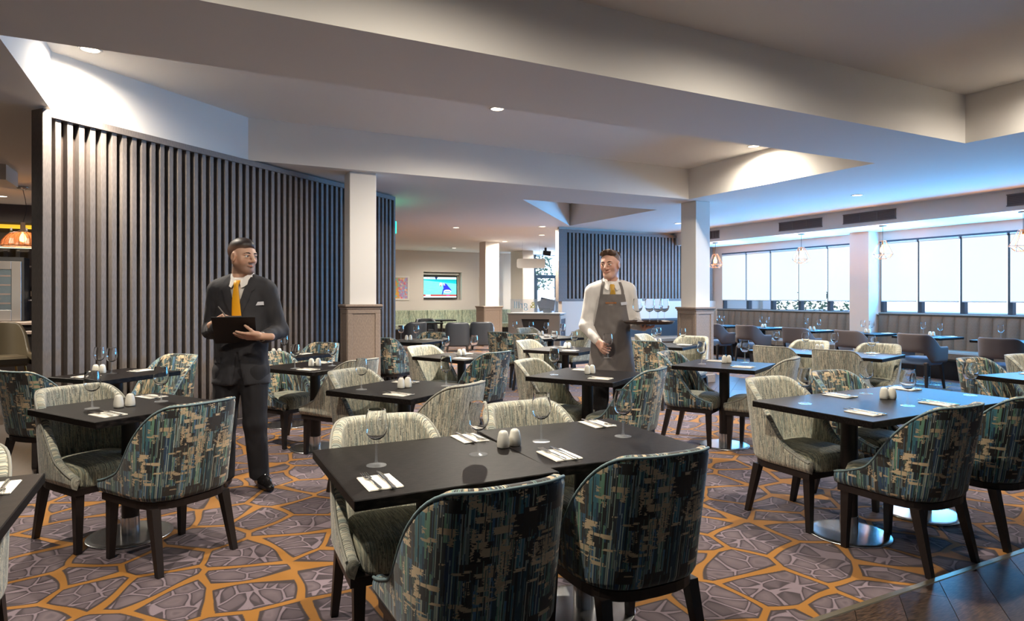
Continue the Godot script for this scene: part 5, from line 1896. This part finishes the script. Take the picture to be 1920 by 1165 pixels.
func suited_man() -> void:
	var o := thing("person", "man in a dark suit and yellow tie, writing on a black clipboard, looking right", "person", Vector3(0.363, 0, -5.085), YAW)
	var skin := Color(0.62, 0.37, 0.26)
	# jacket with both sleeves: one surface
	var j := Field.new(Vector3(-0.38, 0.70, -0.22), Vector3(0.38, 1.60, 0.30), 0.0125)
	var flat := Vector3(1, 1, 0.66)
	j.cone(Vector3(0, 1.37, -0.015), Vector3(0, 1.10, -0.005), 0.188, 0.172, 0.05, flat)
	j.cone(Vector3(0, 1.10, -0.005), Vector3(0, 0.72, -0.005), 0.170, 0.216, 0.06, flat)
	j.cone(Vector3(-0.150, 1.450, -0.02), Vector3(0.150, 1.450, -0.02), 0.058, 0.058, 0.06)
	j.cone(Vector3(-0.05, 1.515, -0.03), Vector3(-0.16, 1.455, -0.02), 0.036, 0.050, 0.05)
	j.cone(Vector3(0.05, 1.515, -0.03), Vector3(0.16, 1.455, -0.02), 0.036, 0.050, 0.05)
	# sleeves
	j.cone(Vector3(-0.190, 1.430, -0.02), Vector3(-0.245, 1.135, -0.045), 0.064, 0.055, 0.04)
	j.cone(Vector3(-0.245, 1.135, -0.045), Vector3(-0.10, 1.175, 0.17), 0.054, 0.046, 0.03)
	j.cone(Vector3(0.190, 1.430, -0.02), Vector3(0.270, 1.140, -0.04), 0.064, 0.055, 0.04)
	j.cone(Vector3(0.270, 1.140, -0.04), Vector3(0.235, 1.105, 0.16), 0.058, 0.047, 0.03)
	j.cut(Vector3(0, 0.752, 0), Vector3(0, -1, 0))
	# neck opening, front V and the cut-away hem
	j.vee(1.56, 0.082, 1.235, 0.02, 0.012, 0.012)
	j.ball(Vector3(0.008, 1.56, -0.01), Vector3(0.070, 0.075, 0.07), 0.01, true)
	j.ball(Vector3(0.03, 0.72, 0.14), Vector3(0.045, 0.085, 0.10), 0.01, true)
	j.vee(0.70, 0.05, 1.02, 0.10, 0.03, 0.015)
	var m := MB.new(); j.mesh(m)
	var jm := part("jacket", m, M.suit, o)
	# shirt under it
	var sf := Field.new(Vector3(-0.16, 1.15, -0.14), Vector3(0.16, 1.60, 0.16), 0.010)
	sf.cone(Vector3(0.008, 1.37, -0.015), Vector3(0.008, 1.15, -0.005), 0.172, 0.162, 0.05, Vector3(0.75, 1, 0.66))
	sf.cone(Vector3(0.008, 1.44, -0.015), Vector3(0.008, 1.545, -0.012), 0.085, 0.064, 0.05)
	sf.cut(Vector3(0, 1.535, 0), Vector3(0, 1, 0.22))
	m = MB.new(); sf.mesh(m)
	var sh := part("shirt", m, M.shirt, o)
	# collar flaps, tie
	for s in [-1.0, 1.0]:
		var cm := MB.new()
		var rows := [
			PackedVector3Array([Vector3(0.010 + s * 0.012, 1.502, 0.072), Vector3(0.010 + s * 0.045, 1.535, 0.060), Vector3(0.010 + s * 0.070, 1.560, 0.010), Vector3(0.010 + s * 0.066, 1.568, -0.03)]),
			PackedVector3Array([Vector3(0.010 + s * 0.022, 1.478, 0.094), Vector3(0.010 + s * 0.050, 1.485, 0.086), Vector3(0.010 + s * 0.084, 1.520, 0.030), Vector3(0.010 + s * 0.080, 1.535, -0.03)]),
			PackedVector3Array([Vector3(0.010 + s * 0.036, 1.450, 0.106), Vector3(0.010 + s * 0.056, 1.462, 0.094), Vector3(0.010 + s * 0.088, 1.508, 0.034), Vector3(0.010 + s * 0.083, 1.526, -0.03)])]
		cm.sheet(rows, 0.003 * s)
		part("collar", cm, M.shirt, sh)
	var tm := MB.new()
	tm.loft([[Vector3(0.010, 1.506, 0.074), 0.017, 0.008], [Vector3(0.010, 1.498, 0.092), 0.022, 0.013], [Vector3(0.010, 1.478, 0.106), 0.020, 0.014], [Vector3(0.010, 1.462, 0.110), 0.015, 0.010], [Vector3(0.011, 1.45, 0.115), 0.018, 0.007], [Vector3(0.014, 1.36, 0.124), 0.028, 0.006], [Vector3(0.018, 1.27, 0.124), 0.034, 0.006], [Vector3(0.022, 1.18, 0.115), 0.037, 0.005]], 14)
	part("tie", tm, M.tie, o)
	# lapels lie on the jacket
	for s in [-1.0, 1.0]:
		var c := 0.012
		var lr := []
		for q in [[1.53, 0.012], [1.505, 0.034], [1.47, 0.052], [1.44, 0.066], [1.425, 0.050], [1.37, 0.050], [1.30, 0.038], [1.25, 0.020]]:
			var w: float = 0.082 * (q[0] - 1.235) / 0.325
			lr.append([c + s * (w - 0.004), c + s * (w + q[1]), q[0], c, w + 0.016])
		part("lapel", front_patch(j, lr, 0.007, 0.004, 6), M.suit, jm)
	# badge, pocket flaps, button
	var bz := j.front(0.155, 1.335)
	var bp := part("name_badge", bx(Vector3.ZERO, Vector3(0.072, 0.026, 0.004), 0.001), M.badge, o)
	bp.position = Vector3(0.150, 1.338, bz + 0.006); bp.rotation_degrees = Vector3(-6, 24, 3)
	bp.set_meta("label", "small silver name badge")
	for s in [-1.0, 1.0]:
		part("pocket_flap", front_patch(j, [[s * 0.10, s * 0.165, 0.955], [s * 0.10, s * 0.167, 0.915]], 0.003, 0.004, 4), M.suit, jm)
	# cuffs
	var cf := MB.new()
	cf.tube([Vector3(0.240, 1.108, 0.150), Vector3(0.226, 1.107, 0.196)], [0.036, 0.034], 14)
	cf.tube([Vector3(-0.105, 1.174, 0.165), Vector3(-0.075, 1.188, 0.200)], [0.035, 0.033], 14)
	part("shirt_cuff", cf, M.shirt, o)
	# trousers
	var t := Field.new(Vector3(-0.28, 0.02, -0.16), Vector3(0.28, 0.92, 0.18), 0.0125)
	t.cone(Vector3(-0.05, 0.86, -0.01), Vector3(0.05, 0.86, -0.01), 0.135, 0.135, 0.05, Vector3(1, 1, 0.8))
	for q in [[-0.095, -0.118, -0.124, 0.0, 0.01, -0.01], [0.095, 0.112, 0.120, 0.0, 0.025, -0.035]]:
		t.cone(Vector3(q[0], 0.84, q[3]), Vector3(q[1], 0.47, q[4]), 0.104, 0.079, 0.04)
		t.cone(Vector3(q[1], 0.47, q[4]), Vector3(q[2], 0.07, q[5]), 0.079, 0.069, 0.03)
	t.cut(Vector3(0, 0.06, 0), Vector3(0, -1, -0.15))
	m = MB.new(); t.mesh(m)
	part("trousers", m, M.trouser, o)
	for q in [[Vector3(-0.124, 0, -0.03), Vector3(-0.10, 0, 1.0)], [Vector3(0.120, 0, -0.05), Vector3(0.62, 0, 0.78)]]:
		m = MB.new(); shoe(m, q[0], q[1])
		part("shoe", m, M.shoe, o)
	head(o, Vector3(0.014, 1.672, 0.0), deg_to_rad(60), 0.04, -0.02, skin, Color(0.022, 0.015, 0.012), Color(0.16, 0.085, 0.055), 0.85, 0, 0.15, 0.2)
	# hands: left one under the board, right one holding the pen above it
	var up := Vector3(0.26, 0.60, 0.755).normalized()
	var right := Vector3(0.945, 0.0, -0.326).normalized()
	right = (right - up * right.dot(up)).normalized()
	var nrm := right.cross(up)           # writing side or camera side
	if nrm.y > 0: nrm = -nrm
	var centre := Vector3(0.055, 1.155, 0.235)
	hand(o, Vector3(0.222, 1.120, 0.222) + nrm * 0.010, -right + up * 0.10, -nrm, 1.0 if (-right).cross(-nrm).dot(up) > 0 else -1.0, [0.12, 0.10, 0.12, 0.18], 0.5, skin, 0.02)
	hand(o, Vector3(-0.080, 1.215, 0.190), Vector3(0.80, 0.36, 0.30), Vector3(0.25, -0.75, 0.60), 1.0, [0.75, 0.95, 1.1, 1.2], 0.7, skin)
	# clipboard and pen are held, so they stand on their own
	var B := Basis(right, up, -nrm)
	var root := Transform3D(Basis(Vector3.UP, deg_to_rad(YAW)), o.position)
	var cb := thing("clipboard", "black clipboard tilted in the suited man's left hand", "clipboard")
	cb.transform = root * Transform3D(B, centre)
	part("board", bx(Vector3.ZERO, Vector3(0.275, 0.32, 0.008), 0.003), M.black, cb)
	part("paper", bx(Vector3(0, -0.01, 0.0055), Vector3(0.21, 0.28, 0.002)), M.linen, cb)
	part("clip", bx(Vector3(0, 0.14, 0.010), Vector3(0.10, 0.03, 0.012), 0.003), M.chrome, cb)
	var pn := thing("pen", "slim silver pen in the suited man's right hand", "pen")
	pn.transform = root
	m = MB.new(); m.tube([Vector3(0.055, 1.205, 0.285), Vector3(0.048, 1.212, 0.282), Vector3(-0.060, 1.318, 0.235)], [0.0012, 0.0045, 0.0050], 8)
	part("barrel", m, M.steel_soft, pn)

func waiter() -> void:
	var o := thing("person", "young waiter in white shirt, gold tie and grey apron carrying a tray", "person", Vector3(3.47, 0, -4.85), YAW)
	var skin := Color(0.70, 0.40, 0.30)
	var j := Field.new(Vector3(-0.36, 0.86, -0.20), Vector3(0.40, 1.60, 0.34), 0.0125)
	var flat := Vector3(1, 1, 0.66)
	j.cone(Vector3(0, 1.37, -0.015), Vector3(0, 1.10, 0.0), 0.172, 0.150, 0.05, flat)
	j.cone(Vector3(0, 1.10, 0.0), Vector3(0, 0.92, 0.0), 0.150, 0.165, 0.05, flat)
	j.cone(Vector3(-0.132, 1.440, -0.02), Vector3(0.132, 1.450, -0.02), 0.056, 0.058, 0.06)
	j.cone(Vector3(-0.045, 1.510, -0.025), Vector3(-0.16, 1.450, -0.02), 0.036, 0.050, 0.05)
	j.cone(Vector3(0.045, 1.515, -0.025), Vector3(0.16, 1.460, -0.02), 0.036, 0.050, 0.05)
	j.cone(Vector3(-0.176, 1.425, -0.02), Vector3(-0.232, 1.120, 0.005), 0.060, 0.054, 0.04)
	j.cone(Vector3(-0.232, 1.120, 0.005), Vector3(-0.150, 1.000, 0.150), 0.053, 0.042, 0.03)
	j.ball(Vector3(-0.225, 1.13, 0.03), Vector3(0.05, 0.03, 0.045), 0.03)
	j.cone(Vector3(0.176, 1.435, -0.02), Vector3(0.232, 1.140, -0.02), 0.060, 0.054, 0.04)
	j.cone(Vector3(0.232, 1.140, -0.02), Vector3(0.262, 1.120, 0.175), 0.052, 0.042, 0.03)
	j.cone(Vector3(0.0, 1.46, -0.012), Vector3(0.0, 1.540, -0.008), 0.072, 0.060, 0.04)
	j.cut(Vector3(0, 1.535, 0), Vector3(0, 1, 0.22))
	var m := MB.new(); j.mesh(m)
	var sh := part("shirt", m, M.shirt, o)
	for s in [-1.0, 1.0]:
		var cm := MB.new()
		var rows := [
			PackedVector3Array([Vector3(s * 0.010, 1.495, 0.066), Vector3(s * 0.042, 1.530, 0.056), Vector3(s * 0.066, 1.556, 0.010), Vector3(s * 0.062, 1.562, -0.03)]),
			PackedVector3Array([Vector3(s * 0.022, 1.470, 0.086), Vector3(s * 0.050, 1.478, 0.080), Vector3(s * 0.080, 1.514, 0.030), Vector3(s * 0.076, 1.530, -0.03)]),
			PackedVector3Array([Vector3(s * 0.038, 1.440, 0.104), Vector3(s * 0.058, 1.455, 0.092), Vector3(s * 0.084, 1.502, 0.034), Vector3(s * 0.080, 1.520, -0.03)])]
		cm.sheet(rows, 0.003 * s)
		part("collar", cm, M.shirt, sh)
	var tm := MB.new()
	tm.loft([[Vector3(0, 1.500, 0.068), 0.016, 0.008], [Vector3(0, 1.490, 0.086), 0.022, 0.013], [Vector3(0, 1.470, 0.098), 0.021, 0.014], [Vector3(0, 1.452, 0.104), 0.016, 0.010], [Vector3(0.002, 1.44, 0.108), 0.020, 0.008], [Vector3(0.003, 1.405, j.front(0, 1.405) + 0.003), 0.027, 0.005], [Vector3(0.004, 1.375, j.front(0, 1.375) + 0.002), 0.029, 0.004]], 14)
	part("tie", tm, M.tie_gold, o)
	# apron: bib, wrap and skirt as one sheet of cloth
	var rows2 := []
	for q in [[1.408, 0.108, 0.30, 0.0], [1.36, 0.118, 0.45, 0.0], [1.30, 0.126, 0.6, 0.0], [1.22, 0.142, 0.85, 0.0], [1.14, 0.160, 1.15, 0.0], [1.08, 0.170, 1.45, 0.0], [1.00, 0.178, 1.5, 0.004], [0.92, 0.186, 1.5, 0.008], [0.84, 0.196, 1.5, 0.014], [0.76, 0.206, 1.5, 0.02], [0.68, 0.214, 1.5, 0.026], [0.655, 0.216, 1.5, 0.028]]:
		var row := PackedVector3Array()
		var y: float = q[0]; var hw: float = q[1]; var arc: float = q[2]
		for k in 25:
			var t := -1.0 + 2.0 * k / 24.0
			var x: float
			var z: float
			var a := t * arc
			if y > 1.1:
				x = t * hw
				z = maxf(j.front(x, y), 0.02) + 0.016
			else:
				x = sin(a) * hw
				z = cos(a) * (0.118 + q[3]) + 0.010 + q[3] * 1.6 + 0.007 * sin(t * 9.0 + y * 3.0) * smoothstep(1.0, 0.7, y)
			row.append(Vector3(x, y, z))
		rows2.append(row)
	var am := MB.new(); am.sheet(rows2, 0.005)
	var ap := part("apron", am, M.apron, o)
	for s in [-1.0, 1.0]:
		var st := MB.new()
		var pr := []
		for q in [[0.098, 1.40], [0.094, 1.44], [0.086, 1.48], [0.076, 1.515]]:
			pr.append(PackedVector3Array([Vector3(s * (q[0] - 0.012), q[1], j.front(s * (q[0] - 0.012), q[1]) + 0.006), Vector3(s * (q[0] + 0.012), q[1], j.front(s * (q[0] + 0.012), q[1]) + 0.006)]))
		pr.append(PackedVector3Array([Vector3(s * 0.058, 1.545, -0.01), Vector3(s * 0.085, 1.545, -0.015)]))
		pr.append(PackedVector3Array([Vector3(s * 0.050, 1.55, -0.055), Vector3(s * 0.070, 1.54, -0.07)]))
		st.sheet(pr, 0.003)
		part("strap", st, M.apron, ap)
	for q in [["MALDRON", 0.0195, true, -0.017, 1.331, 0.05], ["HOTELS", 0.010, false, -0.019, 1.314, 0.03]]:
		var zl := j.front(q[3] - q[5], q[4]); var zr := j.front(q[3] + q[5], q[4]); var zm := j.front(q[3], q[4])
		var lt := part("lettering", lettering(q[0], q[1], 0.003, "Droid Sans", q[2]), M.letter_orange if q[2] else M.letter_cream, ap)
		lt.position = Vector3(q[3], q[4], maxf(zm, (zl + zr) / 2) + 0.0205)
		lt.rotation.y = -atan2(zr - zl, 2.0 * q[5])
	var bd := part("name_badge", bx(Vector3.ZERO, Vector3(0.070, 0.028, 0.004), 0.001), M.badge, o)
	bd.position = Vector3(0.104, 1.325, j.front(0.104, 1.325) + 0.024); bd.rotation_degrees = Vector3(-4, 26, 4)
	bd.set_meta("label", "pale name badge")
	var t := Field.new(Vector3(-0.26, 0.02, -0.16), Vector3(0.26, 0.98, 0.16), 0.0135)
	t.cone(Vector3(-0.04, 0.90, -0.01), Vector3(0.04, 0.90, -0.01), 0.125, 0.125, 0.05, Vector3(1, 1, 0.75))
	for s in [-1.0, 1.0]:
		t.cone(Vector3(s * 0.085, 0.86, 0), Vector3(s * 0.100, 0.47, 0.01), 0.095, 0.075, 0.04)
		t.cone(Vector3(s * 0.100, 0.47, 0.01), Vector3(s * 0.105, 0.07, -0.01), 0.075, 0.066, 0.03)
	t.cut(Vector3(0, 0.06, 0), Vector3(0, -1, 0))
	m = MB.new(); t.mesh(m)
	part("trousers", m, M.black_cloth, o)
	for s in [-1.0, 1.0]:
		m = MB.new(); shoe(m, Vector3(s * 0.105, 0, -0.04), Vector3(s * 0.25, 0, 1))
		part("shoe", m, M.shoe, o)
	head(o, Vector3(-0.004, 1.672, 0.0), deg_to_rad(-32), 0.05, 0.04, skin, Color(0.11, 0.066, 0.04), Color(0.24, 0.15, 0.11), 0.0, 1, -0.45, 1.0)
	# hands
	hand(o, Vector3(-0.140, 0.985, 0.165), Vector3(0.42, -0.42, 0.80), Vector3(0.75, -0.15, -0.50), -1.0, [0.55, 0.75, 0.9, 1.0], 0.5, skin)
	hand(o, Vector3(0.266, 1.118, 0.190), Vector3(0.15, 0.02, 0.98), Vector3(0, 1, 0), 1.0, [0.22, 0.15, 0.15, 0.2], 0.1, skin, 0.16)
	var root := Transform3D(Basis(Vector3.UP, deg_to_rad(YAW)), o.position)
	var g := wine_glass("empty wine glass held by the stem in the waiter's lowered hand", Vector3.ZERO, "")
	g.position = root * Vector3(-0.066, 0.853, 0.265)
	var ty := thing("serving_tray", "round dark serving tray balanced on the waiter's hand", "tray", root * Vector3(0.285, 1.158, 0.29), YAW)
	var tb := MB.new()
	tb.lathe([Vector3(0, -0.006, 0), Vector3(0.20, -0.006, 0), Vector3(0.215, 0.006, 0), Vector3(0.222, 0.018, 0), Vector3(0.219, 0.018, 0), Vector3(0.211, 0.007, 0), Vector3(0.198, 0.0, 0), Vector3(0, 0.0, 0)], 40)
	part("tray_body", tb, M.tray, ty)
	var gl := [[-0.10, 0.02, "nearest his chest"], [0.02, -0.06, "second from his chest"], [0.07, 0.04, "third from his chest"], [0.14, -0.02, "nearest the tray's outer edge"]]
	for q in gl:
		wine_glass("empty wine glass standing on the waiter's tray, " + q[2], root * Vector3(0.285 + q[0], 1.1585, 0.29 + q[1]), "wine glasses on the tray")
